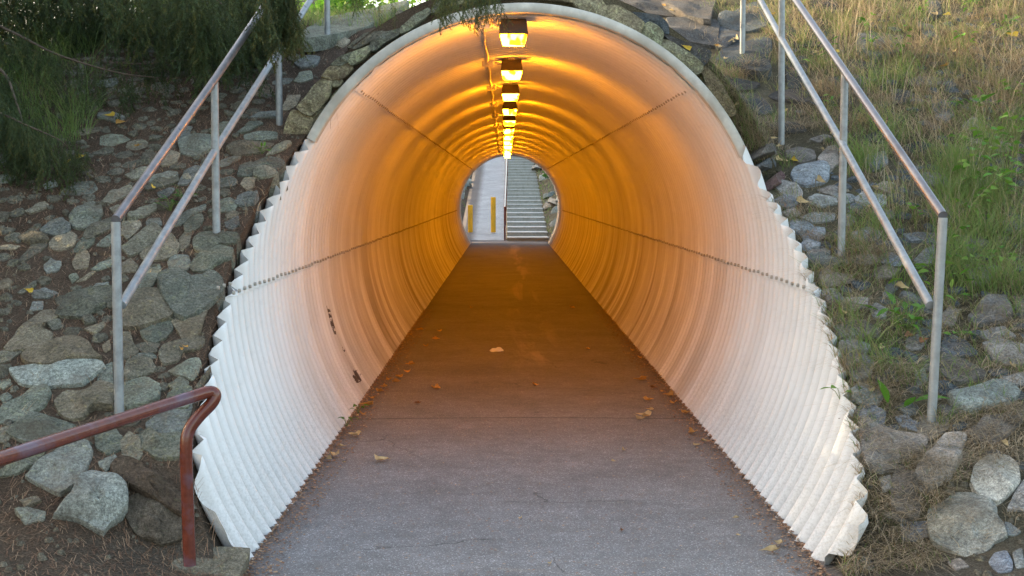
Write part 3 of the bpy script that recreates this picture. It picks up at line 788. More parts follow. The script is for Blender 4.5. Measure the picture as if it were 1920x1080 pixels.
RIGHT = """1351,51 1364,33 1413,13 1436,27 1431,49 1400,60
1347,116 1369,91 1413,78 1440,91 1438,131 1413,133 1369,120
1356,160 1364,150 1418,161 1404,172 1373,172
1380,180 1409,182 1436,194 1444,211 1422,216 1400,198
1473,42 1540,42 1576,80 1533,88 1493,88 1475,77
1475,112 1505,90 1511,140 1505,171 1480,178
1523,7 1563,0 1570,25 1533,29
1475,291 1495,281 1523,287 1523,299 1503,308 1483,301
1487,330 1495,320 1531,312 1550,318 1550,334 1536,346 1515,350 1495,343
1452,350 1470,346 1491,353 1501,366 1495,371 1474,370
1419,301 1438,298 1454,312 1448,318 1428,312
1537,299 1550,281 1570,279 1570,306 1556,318
1615,306 1629,295 1658,289 1660,308 1637,320
1536,359 1556,351 1568,353 1566,370 1544,363
1517,379 1534,368 1562,375 1566,383 1540,388
1503,409 1527,402 1558,404 1558,415 1523,419
1519,263 1544,255 1558,259 1536,268
1417,283 1430,274 1454,280 1450,290 1430,290
1599,377 1625,367 1656,371 1658,387 1625,386
1640,352 1658,344 1674,346 1668,362
1504,442 1521,430 1543,431 1543,444 1529,457 1513,456
1515,471 1535,464 1553,473 1547,484 1521,482
1546,496 1561,485 1596,485 1604,491 1572,500 1549,502
1539,522 1550,509 1570,517 1592,520 1596,529 1557,538 1545,536
1580,571 1588,562 1623,562 1623,576 1602,580 1582,582
1631,581 1643,572 1661,582 1657,594 1639,596
1656,554 1663,536 1677,528 1682,542 1664,559
1716,489 1733,476 1751,465 1751,492 1724,497
1692,561 1708,552 1739,572 1743,586 1724,581
1598,611 1610,603 1645,617 1647,631 1606,637
1696,442 1724,439 1751,441 1751,457 1710,454
1780,745 1825,734 1862,721 1892,728 1904,742 1888,757 1845,765 1823,773 1800,763
1878,711 1922,705 1924,723 1894,722
1819,813 1855,791 1906,781 1922,783 1892,811 1866,833 1837,826
1620,835 1625,815 1650,808 1674,819 1721,825 1725,837 1703,854 1662,868 1627,858
1770,830 1804,825 1806,836 1798,845 1798,865 1779,891 1745,906 1722,893 1724,878 1746,856
1760,764 1774,761 1802,772 1784,779 1768,778
1774,672 1815,685 1843,701 1835,712 1794,718 1770,706
1855,663 1894,661 1920,669 1917,683 1890,685
1684,786 1699,781 1711,791 1725,799 1719,808 1690,799
1676,911 1682,882 1694,880 1700,894 1715,899 1735,919 1735,929 1722,941 1721,957 1703,961 1676,950
1827,907 1831,881 1855,866 1886,866 1903,879 1905,905 1893,920 1872,937 1840,929
1751,990 1758,964 1781,958 1790,940 1835,943 1858,961 1856,976 1874,984 1874,1009 1853,1012 1847,1031 1809,1041 1796,1031 1766,1021 1753,1003
1658,965 1682,961 1700,974 1693,979 1666,972
1857,1056 1867,1042 1886,1038 1895,1056 1893,1071 1872,1073
1613,1054 1623,1044 1634,1056 1640,1075 1627,1071
1882,984 1894,984 1911,997 1905,1004 1886,1002
1692,987 1733,982 1745,1003 1713,1014 1695,1010
1908,919 1924,902 1924,956 1884,953
1823,596 1847,571 1881,566 1891,594 1870,605 1833,610
1768,594 1781,577 1797,589 1788,608 1771,608
1847,648 1881,643 1918,650 1918,674 1869,679
1794,446 1833,443 1846,462 1816,475 1795,466
1828,626 1881,619 1900,633 1857,639
1775,629 1809,643 1827,664 1784,670 1769,657
1818,511 1845,504 1856,522 1837,535 1819,529
1736,2 1771,2 1763,28 1738,30
1613,73 1656,60 1687,74 1682,97 1644,105 1614,95
1751,201 1773,193 1788,213 1773,228 1757,221
1722,45 1747,52 1759,73 1738,79
1600,440 1625,432 1648,440 1640,452 1612,456
1570,590 1560,600 1572,612 1590,606
1640,510 1662,500 1684,510 1668,522 1646,522
1700,640 1722,630 1734,642 1724,655 1702,654
1900,560 1920,556 1920,584 1904,580
1716,700 1732,694 1738,712 1722,722
1650,900 1668,895 1672,915 1656,920
1900,1040 1920,1034 1920,1062 1906,1064
1780,1056 1800,1050 1812,1062 1792,1070
1880,420 1905,412 1918,424 1900,436 1882,434
1470,400 1488,392 1500,402 1484,410"""
RIMS = """536,261 540,232 550,211 569,213 582,226 577,247 565,261
564,198 593,163 611,151 618,161 613,183 599,202 585,214 571,208
607,143 621,127 650,121 658,130 644,144 621,150
615,156 640,148 642,154 634,162 619,163
656,114 662,99 691,89 695,95 683,109 662,121
624,120 636,108 660,99 656,113 640,122
697,92 699,80 719,65 752,56 744,68 722,80 706,93
756,60 756,50 774,34 800,18 804,26 784,44 768,56
1082,9 1093,-4 1124,-2 1132,13 1127,34 1093,22
1133,31 1136,14 1164,17 1184,28 1202,41 1196,62 1180,57 1147,42
1201,64 1206,52 1218,44 1229,49 1240,62 1238,78 1229,87 1214,79
1233,91 1246,80 1264,84 1311,119 1311,131 1296,140 1270,123
1318,135 1327,131 1347,153 1369,191 1374,204 1360,214 1344,200 1326,165
810,22 818,4 846,-6 852,8 834,20
856,8 862,-14 900,-20 906,-2 884,4
910,-2 914,-24 960,-28 964,-8 936,-4
968,-8 970,-30 1012,-30 1016,-6 992,-6
1020,-4 1024,-30 1068,-22 1076,4 1048,0
585,222 600,206 612,196 606,212 594,232 586,240
622,184 636,166 648,158 640,172 628,190"""
SLABS = """1126,2 1222,-10 1253,27 1247,32 1182,22 1137,11
1189,27 1236,31 1251,47 1251,62 1236,56 1213,43
1258,42 1336,46 1340,88 1302,81 1264,72
1249,69 1329,97 1327,110 1314,122 1269,87
1235,-6 1336,-6 1322,36 1280,28 1251,16
1346,55 1389,66 1385,74 1360,91 1346,88"""
SP_PALE = {(29, 695), (1780, 745)}
GL, GR = 'stones set in the needle strewn left bank', 'stones set in the grassy right bank'
for P in parse(LEFT):
    mt, d = STL, 'greenish grey'
    if P[0] == (29, 695): mt, d = STP, 'pale speckled grey'
    stone_px(P, mt, f'{sizeword(P)}', GL, hk=.20, hmax=.05)
for P in parse(RIGHT):
    mt, d = STR, 'blue grey'
    if P[0][1] < 200 and P[0][0] < 1600: mt, d = STW, 'dark slate grey'
    elif P[0][1] < 135 or P[0] in ((1823, 596), (1774, 672), (1692, 561), (1775, 629)): mt, d = STD, 'dark slate grey'
    if P[0] in ((1751, 990), (1780, 745), (1827, 907)): mt, d = STP, 'pale speckled grey'
    stone_px(P, mt, f'{sizeword(P)}', GR, hk=.20, hmax=.055)
stone_px([(1450, 326), (1466, 318), (1482, 334), (1470, 341), (1450, 341)], STRED, 'small purplish red', GR)
stone_px([(82, 348), (100, 339), (109, 344), (106, 350), (87, 354)], STP, 'small pale lichened', GL)
stone_px([(113, 971), (140, 948), (147, 917), (173, 902), (200, 913), (226, 940), (227, 963), (212, 977), (197, 985), (192, 1000), (177, 993), (153, 978)], STP, 'large pale pointed', GL, hk=.35, hmax=.13, rough=.9)
stone_px([(217, 883), (233, 867), (260, 873), (300, 905), (338, 937), (338, 967), (307, 953), (267, 927), (227, 903)], STB, 'long brown rounded', GL, hk=.25, hmax=.06)
stone_px([(240, 950), (267, 935), (300, 955), (338, 977), (338, 1005), (300, 1017), (260, 1003)], STB, 'low brown soil covered', GL, hk=.25, hmax=.06)
for P in parse(RIMS): stone_px(P, STG, 'lichened', 'block stones packed round the pipe rim', 'rim block', 'rim_stone', plane=8.97, hk=.25, hmax=.05, depth=.22)
for P in parse(SLABS): stone_px(P, STW, 'broad dark slate', 'dark slabs over the right rim', 'slab', 'rock_slab', hk=.15, hmax=.05, depth=.04)
stone_px([(292, 1076), (330, 1050), (400, 1038), (452, 1044), (440, 1072), (430, 1100), (290, 1100)], STL, 'broken concrete', 'kerb pieces', 'kerb end', 'kerb_end', hk=.05, hmax=.012)
stone_px([(1723, 817), (1729, 787), (1772, 787), (1775, 806), (1754, 820), (1735, 826)], STP, 'rough concrete', 'footings', 'footing', 'post_footing', hk=.1, hmax=.02)
re_ = random.Random(4)
for sgn in (-1, 1):
    Y = 6.05
    while Y < 8.85:
        rr_ = re_.uniform(.06, .10) * (1 if sgn < 0 else .8); n = 7; z0 = float(H(sgn * 1.6, Y)); x = sgn * (float(halfw(z0)) + .035 + rr_ * .95); z0 = float(H(x, Y)); nn = hnorm(x, Y, .12); ux = Vector((1, 0, 0)); ux = (ux - nn * ux.dot(nn)).normalized(); uy = nn.cross(ux)
        if not any((x - q[0]) ** 2 + (Y - q[1]) ** 2 < (q[2] * .7 + rr_ * .4) ** 2 for q in occupied):
            P2 = [(rr_ * math.cos(a) * re_.uniform(.8, 1.1), rr_ * 1.15 * math.sin(a) * re_.uniform(.8, 1.15)) for a in np.linspace(0, 2 * math.pi, n, endpoint=False)]
            V, Fs = build_stone(P2, (0, 0, 0), ux, uy, nn, re_.uniform(.02, .045), STL, .16, int(Y * 100)); o = mesh_np('edge_stone', V, Fs, STL if sgn < 0 else STR, smooth=True); o.location = (x, Y, z0); o.data.set_sharp_from_angle(angle=R(24))
            o['category'] = 'stone'; o['group'] = 'stones bedded against the pipe edge'; d_ = CM.transposed() @ (Vector((x, Y, z0)) - CAM); register(o, 960 + F * d_.x / -d_.z, 540 - F * d_.y / -d_.z, 'wedged', 'edge stone'); occupied.append((x, Y, rr_))
        Y += rr_ * 2.0
# small stones and pebbles between
stuffV, stuffF, b0 = [], [], 0
cnt = 0
for k in range(2600):
    sgn = -1 if random.random() < .5 else 1
    Y = random.uniform(5.2, 11.5); x = sgn * random.uniform(1.25, .37 * Y + .15)
    if Y < 9 and abs(x) < float(halfw(float(H(x, Y)))) + .06: continue
    s = random.choice([.006, .008, .011, .016, .02])
    if s > .012 and any((x - q[0]) ** 2 + (Y - q[1]) ** 2 < q[2] ** 2 for q in occupied): continue
    z = float(H(x, Y)); n = 6
    base_ = [(x + s * math.cos(a) * random.uniform(.7, 1.2), Y + s * math.sin(a) * random.uniform(.7, 1.2), z - .003) for a in np.linspace(0, 6.28, n, endpoint=False)]
    top = [(x + (p[0] - x) * .55, Y + (p[1] - Y) * .55, z + s * random.uniform(.5, .8)) for p in base_]
    stuffV += base_ + top; stuffF += [(b0 + i, b0 + (i + 1) % n, b0 + n + (i + 1) % n, b0 + n + i) for i in range(n)] + [(b0 + n, b0 + n + 1, b0 + n + 2, b0 + n + 3), (b0 + n + 3, b0 + n + 4, b0 + n + 5, b0 + n)]
    b0 += 2 * n
tag(mesh_np('gravel', stuffV, np.array(stuffF), STL), 'small grey pebbles scattered over both banks', 'gravel', kind='stuff')
# medium filler stones in the gaps
SM = {True: [[], [], 0], False: [[], [], 0]}
CND = [(random.uniform(0, 1920), random.uniform(-20, 1060)) for _ in range(14000)]
HP = hits(CND)
for k in range(14000):
    px, py = CND[k]
    left = px < 560 or (px < 760 and py < 90)
    if not left and px < 1420: continue
    if left and py > 130 + 0 and px > 640 - .33 * py - 60: continue
    if not left and px < 1390 + .3 * (py - 200) + 40: continue
    p = Vector(HP[k])
    if p.y > 12.5 or (left and p.x < -3.2 and p.y > 8): continue
    r = random.choice([.03, .04, .05, .065, .085, .11]) * (1.3 if not left else 1)
    up_ = (not left) and py < 300 and px < 1400 + .75 * (py - 0) + 150
    if up_: r = random.choice([.08, .12, .16, .19])
    if r > .075 and cnt >= (105 if up_ else 55): r = .05
    if any((p.x - q[0]) ** 2 + ((p.y - q[1]) * .8) ** 2 < (q[2] * (.68 if left else .74) + r * .76) ** 2 for q in occupied): continue
    if p.y < 9 and abs(p.x) < float(halfw(p.z)) + r + .03: continue
    if p.y < 5.9: continue
    nn = hnorm(p.x, p.y, .12); ux = Vector((1, 0, 0)); ux = (ux - nn * ux.dot(nn)).normalized(); uy = nn.cross(ux)
    n = random.randint(5, 8); el = random.uniform(.6, 1.0); ro = random.uniform(0, 3)
    P2 = []
    for i in range(n):
        a = 2 * math.pi * i / n + random.uniform(-.25, .25); q = (r * math.cos(a) * random.uniform(.8, 1.15), el * r * math.sin(a) * random.uniform(.8, 1.15))
        P2.append((q[0] * math.cos(ro) - q[1] * math.sin(ro), q[0] * math.sin(ro) + q[1] * math.cos(ro)))
    mt = STL if left else (STW if up_ else (STD if py < 200 else STR))
    V, Fs = build_stone(P2, (0, 0, 0), ux, uy, nn, random.uniform(.012, .03), mt, .06, k)
    occupied.append((p.x, p.y, r))
    if r < .075:
        q_ = SM[left]; q_[0].append(V + np.array(p)); q_[1].append([f_ + q_[2] for f_ in Fs]); q_[2] += len(V); continue
    o = mesh_np('bank_stone', V, Fs, mt, smooth=True); o.location = p; o.data.set_sharp_from_angle(angle=R(24))
    o['category'] = 'stone'; o['group'] = GL if left else GR; register(o, px, py, 'half buried', 'stone'); cnt += 1
for lf, mt, lb in ((True, STL, 'small half buried stones filling the gaps of the left bank'), (False, STD, 'small half buried stones filling the gaps of the right bank')):
    q_ = SM[lf]; o = mesh_np('rubble', np.concatenate(q_[0]), [np.concatenate([f_[0] for f_ in q_[1]]), np.concatenate([f_[1] for f_ in q_[1]])], mt, smooth=True); o.data.set_sharp_from_angle(angle=R(24)); tag(o, lb, 'rubble', kind='stuff')


# ------------------------------------------------------------------ blades: litter, grass
def blades(name, base, height, width, lean, droop, mat, tint, kind='stuff', segs=3, label=None, cat=None):
    """base (n,3); lean azimuth (n,), droop = horizontal reach as a share of height"""
    n = len(base); rows = []
    for i in range(segs + 1):
        t = i / segs; hx = height * droop * t ** 1.6; hz = height * (t - .45 * np.clip(droop, 0, 1.6) * t ** 2.2)
        c = base + np.stack([np.cos(lean) * hx, np.sin(lean) * hx, hz], 1); w_ = (width * (1 - t) ** .7 + .0004)[:, None]
        side = np.stack([-np.sin(lean + .7), np.cos(lean + .7), 0 * lean], 1)
        rows.append(np.stack([c - side * w_, c + side * w_], 1))
    V = np.stack(rows, 1).reshape(n, -1, 3); k = 2 * (segs + 1); b = (np.arange(n) * k)[:, None]
    f = np.concatenate([b + np.array([[2 * i, 2 * i + 1, 2 * i + 3, 2 * i + 2]]) for i in range(segs)], 0)
    tt = np.tile(tint, segs)
    o = mesh_np(name, V.reshape(-1, 3), f, mat, attr=tt); return tag(o, label, cat, None, kind)
def ok_pts(x, Y, m=.02):
    z = H(x, Y); inside = (Y < 9.0) & (np.abs(x) < halfw(z) + m) & (Y > 5.4); return ~inside
# needle litter (flat strips)
n = 85000; x = -(1.15 + 3.3 * rng.random(n) ** 1.1); Y = 5.1 + 6.2 * rng.random(n); k = ok_pts(x, Y) & (np.abs(x) > 1.2)
x, Y = x[k], Y[k]; dens = .5 + .5 * np.sin(x * 3.1 + 1.3 * np.sin(Y * 2.3)) * np.sin(Y * 3.7); k = rng.random(len(x)) < .35 + .65 * dens; x, Y = x[k], Y[k]; n = len(x)
z = H(x, Y) + .004; a = rng.random(n) * 6.28; L = .02 + .028 * rng.random(n); wd = .0009
dx, dy = np.cos(a) * L, np.sin(a) * L; z2 = H(x + dx, Y + dy) + .004 + .012 * rng.random(n)
sx, sy = -np.sin(a) * wd, np.cos(a) * wd
V = np.stack([np.stack([x - sx, Y - sy, z], 1), np.stack([x + sx, Y + sy, z], 1), np.stack([x + dx + sx, Y + dy + sy, z2], 1), np.stack([x + dx - sx, Y + dy - sy, z2], 1)], 1).reshape(-1, 3)
tag(mesh_np('needle_litter', V, np.arange(4 * n).reshape(-1, 4), LITTER, attr=rng.random(n)), 'fallen brown needles covering the left bank between the stones', 'needle litter', kind='stuff')
def tufts(cx, cy, nb, spread, h0, h1, droop, mat, t0, t1, name, label, cat='grass', width=.0016):
    cx = np.repeat(cx, nb); cy = np.repeat(cy, nb); n = len(cx); r = spread * np.sqrt(rng.random(n)); a = rng.random(n) * 6.28
    x = cx + r * np.cos(a); Y = cy + r * np.sin(a); k = ok_pts(x, Y, -.01); x, Y, a = x[k], Y[k], a[k]; n = len(x)
    base = np.stack([x, Y, H(x, Y) - .01], 1); hgt = h0 + (h1 - h0) * rng.random(n) ** 1.5
    lean = a + rng.normal(size=n) * .7; lean = np.where(rng.random(n) < .45, -1.57 + rng.normal(size=n) * .7, lean)
    dr = droop * (.4 + 1.0 * rng.random(n)); tint = t0 + (t1 - t0) * rng.random(n)
    blades(name, base, hgt, np.full(n, width) * (.7 + .6 * rng.random(n)), lean, dr, mat, tint, label=label, cat=cat)
def scatter(n, x0, x1, y0, y1, dens=None):
    x = rng.uniform(x0, x1, n); Y = rng.uniform(y0, y1, n); k = ok_pts(x, Y) & (x < .40 * Y + .3)
    if dens is not None: k &= rng.random(n) < dens(x, Y)
    k &= ~((x < 2.05) & (Y > 7.9) & (rng.random(n) < .82))
    return x[k], Y[k]
cl = lambda x, Y: .33 + .67 * (np.sin(x * 4.3 + 2.1 * np.sin(Y * 1.9)) * np.sin(Y * 3.1 + x) > -.05)
# short thatch over the whole right bank
x, Y = scatter(2700, 1.25, 4.9, 5.6, 13, cl)
tufts(x, Y, 24, .08, .05, .14, 1.5, DRY, 0, 1, 'dry_grass', 'dry tan thatch between the stones of the right bank', 'dry grass')
x, Y = scatter(950, 1.3, 4.9, 6.3, 13, cl)
tufts(x, Y, 26, .06, .07, .22, 1.1, GRASS, .15, 1, 'green_grass', 'green grass tufts over the right bank')
x, Y = scatter(240, 2.2, 5.2, 8.2, 14)
tufts(x, Y, 20, .12, .10, .40, 1.1, GRASS, 0, .95, 'tall_grass', 'tall seeding grass on the upper right bank')
x, Y = scatter(200, 2.0, 5.2, 8.0, 14)
tufts(x, Y, 6, .14, .2, .62, .55, DRY, .4, 1, 'grass_stalks', 'pale dry grass stalks standing on the upper right bank', 'dry grass', width=.0013)
# tufts at the pipe's right edge
TP = [(1350, 190, .12), (1362, 225, .14), (1372, 245, .14), (1385, 270, .14), (1395, 285, .12), (1368, 210, .12), (1340, 160, .1), (1355, 205, .12), (1330, 140, .08), (1300, 125, .07), (1410, 300, .1), (1385, 215, .17), (1400, 235, .2), (1420, 245, .18), (1370, 200, .16), (1450, 235, .14), (1345, 225, .13), (1400, 190, .1), (1360, 180, .1), (1470, 215, .12), (1390, 260, .12), (1350, 150, .12), (1440, 110, .16), (1410, 120, .14), (1360, 130, .14), (1380, 140, .14), (1450, 60, .12),
      (1375, 30, .16), (1395, 25, .15), (1350, 20, .1), (1545, 540, .16), (1560, 560, .16), (1575, 520, .14), (1590, 480, .2), (1600, 460, .22), (1620, 480, .2), (1640, 450, .22), (1550, 600, .15), (1575, 625, .15), (1590, 650, .16), (1600, 690, .18), (1620, 720, .2), (1640, 700, .2), (1660, 690, .2), (1690, 720, .14),
      (1600, 750, .12), (1590, 790, .1), (1600, 830, .1), (1610, 800, .1), (1640, 790, .1), (1630, 900, .07), (1640, 930, .07), (1650, 960, .07), (1760, 900, .08), (1790, 880, .08), (1740, 950, .08), (1700, 870, .08), (1810, 850, .07), (1600, 600, .12), (1650, 640, .12), (1480, 480, .08), (1500, 500, .08), (1500, 420, .12), (1480, 420, .1), (1460, 390, .1), (1540, 400, .1),
      (1860, 780, .09), (1890, 770, .09), (1820, 790, .07), (1700, 990, .06), (1650, 1010, .07), (1680, 1040, .08), (1720, 1050, .08), (1600, 1060, .08), (1570, 1068, .06), (1800, 330, .3), (1850, 380, .34), (1880, 340, .36), (1900, 420, .34), (1830, 300, .3), (1870, 480, .3), (1820, 440, .26), (1900, 540, .25)]
pts = [(hit(a, b), c) for a, b, c in TP]
for nm, mt, t0, t1, lab, nb, kk, dr in (('edge_grass', GRASS, .15, 1, 'mixed grass tufts fringing the right edge of the pipe and rail', 42, 1.0, .8), ('edge_thatch', DRY, 0, .9, 'bleached thatch hanging over the right pipe edge', 46, .7, 1.6)):
    n = 0; bs = []; hs = []
    for p, h in pts:
        if nm == 'edge_thatch' and h > .25: continue
        q = rng.normal(size=(nb, 2)) * .055
        if abs(p.y - 9.0) < .04:
            xx = p.x + q[:, 0]; zz_ = p.z + q[:, 1]; k = np.abs(xx) > halfw(zz_) + .045; bs.append(np.stack([xx[k], xx[k] * 0 + 8.985, zz_[k]], 1))
        else:
            xx = p.x + q[:, 0]; yy = p.y + q[:, 1]; k = ok_pts(xx, yy, 0); bs.append(np.stack([xx[k], yy[k], H(xx[k], yy[k]) - .01], 1))
        hs.append(h * kk * (.4 + .8 * rng.random(k.sum())))
    bs = np.concatenate(bs); hs = np.concatenate(hs); n = len(bs); lean = np.where(rng.random(n) < .5, rng.random(n) * 6.28, -1.9 + rng.normal(size=n) * .8)
    blades(nm, bs, hs, np.full(n, .0015), lean, dr * (.4 + rng.random(n)), mt, t0 + (t1 - t0) * rng.random(n), label=lab, cat='grass')
# lush green clumps at the right frame edge and bleached clumps hanging down over stones and rim
def clumps(name, pts_, nb, spread, h0, h1, droop, mat, t0, t1, label, cat, width=.0016, down=.8):
    B, Hh = [], []
    for (a_, b_) in pts_:
        p = hit(a_, b_); q = rng.normal(size=(nb, 2)) * spread
        if abs(p.y - 9.0) < .04:
            xx = p.x + q[:, 0]; zz_ = p.z + q[:, 1]; k = np.abs(xx) > halfw(zz_) + .04; B.append(np.stack([xx[k], xx[k] * 0 + 8.985, zz_[k]], 1))
        else:
            xx = p.x + q[:, 0]; yy = p.y + q[:, 1]; k = ok_pts(xx, yy, 0); B.append(np.stack([xx[k], yy[k], H(xx[k], yy[k]) - .005], 1))
        Hh.append(np.full(len(B[-1]), rng.uniform(.7, 1.15)))
    B = np.concatenate(B); n = len(B); hg = np.concatenate(Hh) * (h0 + (h1 - h0) * rng.random(n)); lean = np.where(rng.random(n) < down, -1.57 + rng.normal(size=n) * .8, rng.random(n) * 6.28)
    blades(name, B, hg, np.full(n, width), lean, droop * (.5 + .9 * rng.random(n)), mat, t0 + (t1 - t0) * rng.random(n), segs=4, label=label, cat=cat)
rc = random.Random(12)
clumps('lush_grass', [(rc.uniform(1770, 1925), rc.uniform(235, 560)) for _ in range(46)] + [(rc.uniform(1580, 1720), rc.uniform(430, 720)) for _ in range(7)] + [(rc.uniform(1590, 1720), rc.uniform(110, 330)) for _ in range(12)], 46, .05, .12, .36, .75, GRASS, .45, 1, 'lush green grass clumps thick at the right frame edge', 'grass', .0020, .4)
HT = [(1385, 130), (1410, 125), (1440, 100), (1370, 150), (1400, 240), (1420, 270), (1460, 250), (1500, 240), (1540, 520), (1600, 500), (1620, 470), (1650, 480), (1560, 620), (1590, 690), (1620, 740), (1660, 730), (1640, 820), (1615, 880), (1630, 940), (1650, 960), (1780, 880), (1750, 900), (1810, 800), (1860, 780), (1380, 200), (1345, 190), (1700, 860), (1890, 860), (1600, 790), (1690, 700), (1530, 450), (1500, 400), (1450, 380), (1480, 500), (1575, 570), (1740, 870), (1730, 930), (1900, 780), (1700, 1000), (1660, 1020), (1600, 1060), (1720, 1050)]
clumps('hanging_thatch', HT + [(a_ + rc.uniform(-25, 25), b_ + rc.uniform(-15, 15)) for a_, b_ in HT], 70, .045, .06, .17, 1.9, DRY, .1, .9, 'bleached dead grass hanging over the right stones and pipe edge', 'dry grass', .0013)
clumps('bank_thatch', [(rc.uniform(1500, 1920), rc.uniform(0, 260)) for _ in range(60)], 60, .07, .10, .30, 1.5, DRY, .0, .7, 'matted dead grass on the upper right bank', 'dry grass', .0016)
# a thin fringe on the left bank, and the tall grass under the spruce
x = rng.uniform(-4.6, -2.55, 170); Y = rng.uniform(8.6, 11.5, 170); k = (x < -.30 * Y - .05); x, Y = x[k], Y[k]
tufts(x, Y, 26, .10, .15, .50, .8, GRASS, .55, 1, 'shade_grass', 'tall green grass under the spruce on the left bank')
x = rng.uniform(-2.2, -.3, 260); Y = rng.uniform(10.9, 13, 260)
tufts(x, Y, 24, .10, .06, .24, .7, GRASS, .3, 1, 'crest_grass', 'bright grass along the crest above the tunnel')
x = rng.uniform(-3.4, -1.3, 60); Y = rng.uniform(5.3, 8.5, 60)
tufts(x, Y, 5, .04, .05, .12, 1.2, DRY, .1, .8, 'straw', 'stray straws on the left bank', 'straw')

# ------------------------------------------------------------------ broad leaved plants
def leaf_mesh(L, W, curl=.15, n=5):
    V = []; Fs = []
    for i in range(n + 1):
        t = i / n; w_ = W * math.sin(math.pi * min(.04 + .96 * t, 1) ** .8) * (1 if i < n else .1); z = -curl * L * t * t
        V += [(-w_, L * t, z + w_ * .3), (0, L * t, z), (w_, L * t, z + w_ * .3)]
    for i in range(n):
        b = 3 * i; Fs += [(b, b + 1, b + 4, b + 3), (b + 1, b + 2, b + 5, b + 4)]
    return V, Fs
def plant(px, py, n, L, W, h, label, up=.5, seed=1, ti=(.3, 1), name='weed_plant', jag=1):
    rg = random.Random(seed); p = hit(px, py); e = empty(name, tuple(p)); tag(e, label, 'plant')
    for i in range(n):
        a = 2 * math.pi * i / n + rg.uniform(-.4, .4); hh = h * rg.uniform(.35, 1); sp = L * rg.uniform(.3, 1.0)
        tip = Vector((math.cos(a) * sp, math.sin(a) * sp, hh))
        st_ = MB(); st_.tube([(0, 0, -.01), tip * .5 + Vector((0, 0, hh * .15)), tip], .0016, 5); st_.build('stem', STEMM, e)
        V, Fs = leaf_mesh(L * rg.uniform(.7, 1.15), W * rg.uniform(.8, 1.1), rg.uniform(.1, .5))
        M_ = Matrix.Translation(tip) @ Matrix.Rotation(a - math.pi / 2 + rg.uniform(-.5, .5), 4, 'Z') @ Matrix.Rotation(rg.uniform(-.2, up), 4, 'X') @ Matrix.Rotation(rg.uniform(-.5, .5), 4, 'Y')
        V = [tuple(M_ @ Vector(v)) for v in V]
        o = mesh_np('leaf', V, np.array(Fs), LEAFG, e, smooth=True, attr=np.full(len(Fs), rg.uniform(*ti)))
    return e
STEMM = mat_simple('stem', (.12, .16, .04), .6)
plant(1705, 625, 12, .055, .019, .10, 'bright green leafy weed against the lowest right rail post', seed=3)
plant(1690, 600, 7, .12, .016, .10, 'green rosette of long leaves behind the leafy weed', up=1.0, seed=4, ti=(.2, .6))
plant(1672, 770, 5, .13, .02, .05, 'upright dock with olive leaves left of the lowest right rail post', up=1.3, seed=5, ti=(0, .5))
plant(1665, 690, 7, .035, .014, .05, 'small clover like weed below the long leaved rosette', seed=6)
plant(1800, 640, 5, .05, .022, .08, 'sparse weed with round leaves right of the lowest right rail post', seed=7)
plant(1830, 520, 8, .05, .024, .12, 'bramble sprig with pale leaves on the right bank', seed=8)
plant(1880, 500, 9, .055, .026, .12, 'bramble sprig hanging at the right frame edge', seed=9)
plant(1780, 500, 10, .045, .02, .10, 'low green bramble behind the top of the lowest right post', seed=10, ti=(.1, .6))
for i, (a, b) in enumerate([(1850, 330), (1885, 360), (1820, 370), (1905, 300), (1870, 410)]):
    plant(a, b, 14, .075, .026, .30, ['bushy weed in the right bank thicket, uppermost of five on the left', 'bushy weed in the middle of the right bank thicket', 'bushy weed at the left end of the right bank thicket', 'bushy weed touching the right frame edge above the thicket', 'bushy weed lowest in the right bank thicket'][i], seed=20 + i)
plant(1630, 105, 12, .05, .016, .3, 'feathery green weed above the second right rail post', seed=31, ti=(.1, .6))
plant(1690, 120, 12, .05, .014, .32, 'tall weed with narrow leaves right of the top rail', seed=32, ti=(.1, .6))
plant(1815, 215, 8, .14, .018, .12, 'rosette of long green leaves on the upper right bank', up=1.1, seed=33, ti=(.1, .5))
plant(1900, 200, 8, .07, .03, .2, 'yellow green weed at the upper right frame edge', seed=34)
plant(672, 772, 6, .04, .012, .05, 'dark green weed at the foot of the left pipe wall', seed=35, ti=(0, .3)).location = at(672, 772, 9.35)
plant(650, 797, 5, .045, .012, .05, 'second dark green weed at the left wall foot, nearer the mouth', seed=36, ti=(0, .3)).location = at(650, 797, 9.0)
plant(490, 288, 9, .045, .007, .06, 'bright tuft of leaves beside the left pipe edge', up=1.2, seed=37, ti=(.6, 1))
plant(345, 385, 16, .06, .006, .10, 'dark seedling between the left rail bars', up=.9, seed=38, ti=(0, .1))
plant(320, 395, 12, .06, .006, .08, 'small dark seedling left of the lower rail bar', up=.9, seed=39, ti=(0, .1))
plant(1575, 745, 3, .06, .02, .05, 'sprig with two green leaves leaning over the right pipe edge', seed=41, ti=(.5, .9))
for i, (a, b) in enumerate([(600, 30), (690, 20), (745, 28), (640, 40), (715, 12)]):
    plant(a, b, 12, .07, .016, .16, ['weed beside the top post of the left rail', 'weed in the middle of the crest row', 'rightmost bright weed on the crest above the rim', 'low weed on the crest just right of the top post', 'tall weed at the back of the crest'][i], up=1.0, seed=50 + i, ti=(.5, 1))

rw = random.Random(77)
for i in range(30):
    a_, b_ = rw.uniform(1480, 1915), rw.uniform(5, 640)
    if a_ < 1400 + .42 * b_: continue
    o = plant(a_, b_, rw.randint(5, 11), rw.uniform(.035, .09), rw.uniform(.010, .022), rw.uniform(.06, .2), 'weed', up=rw.uniform(.4, 1.1), seed=200 + i, ti=(rw.uniform(0, .4), 1))
    o['group'] = 'weeds on the right bank'; register(o, a_, b_, rw.choice(['leafy green', 'sparse green', 'low green']), 'weed')
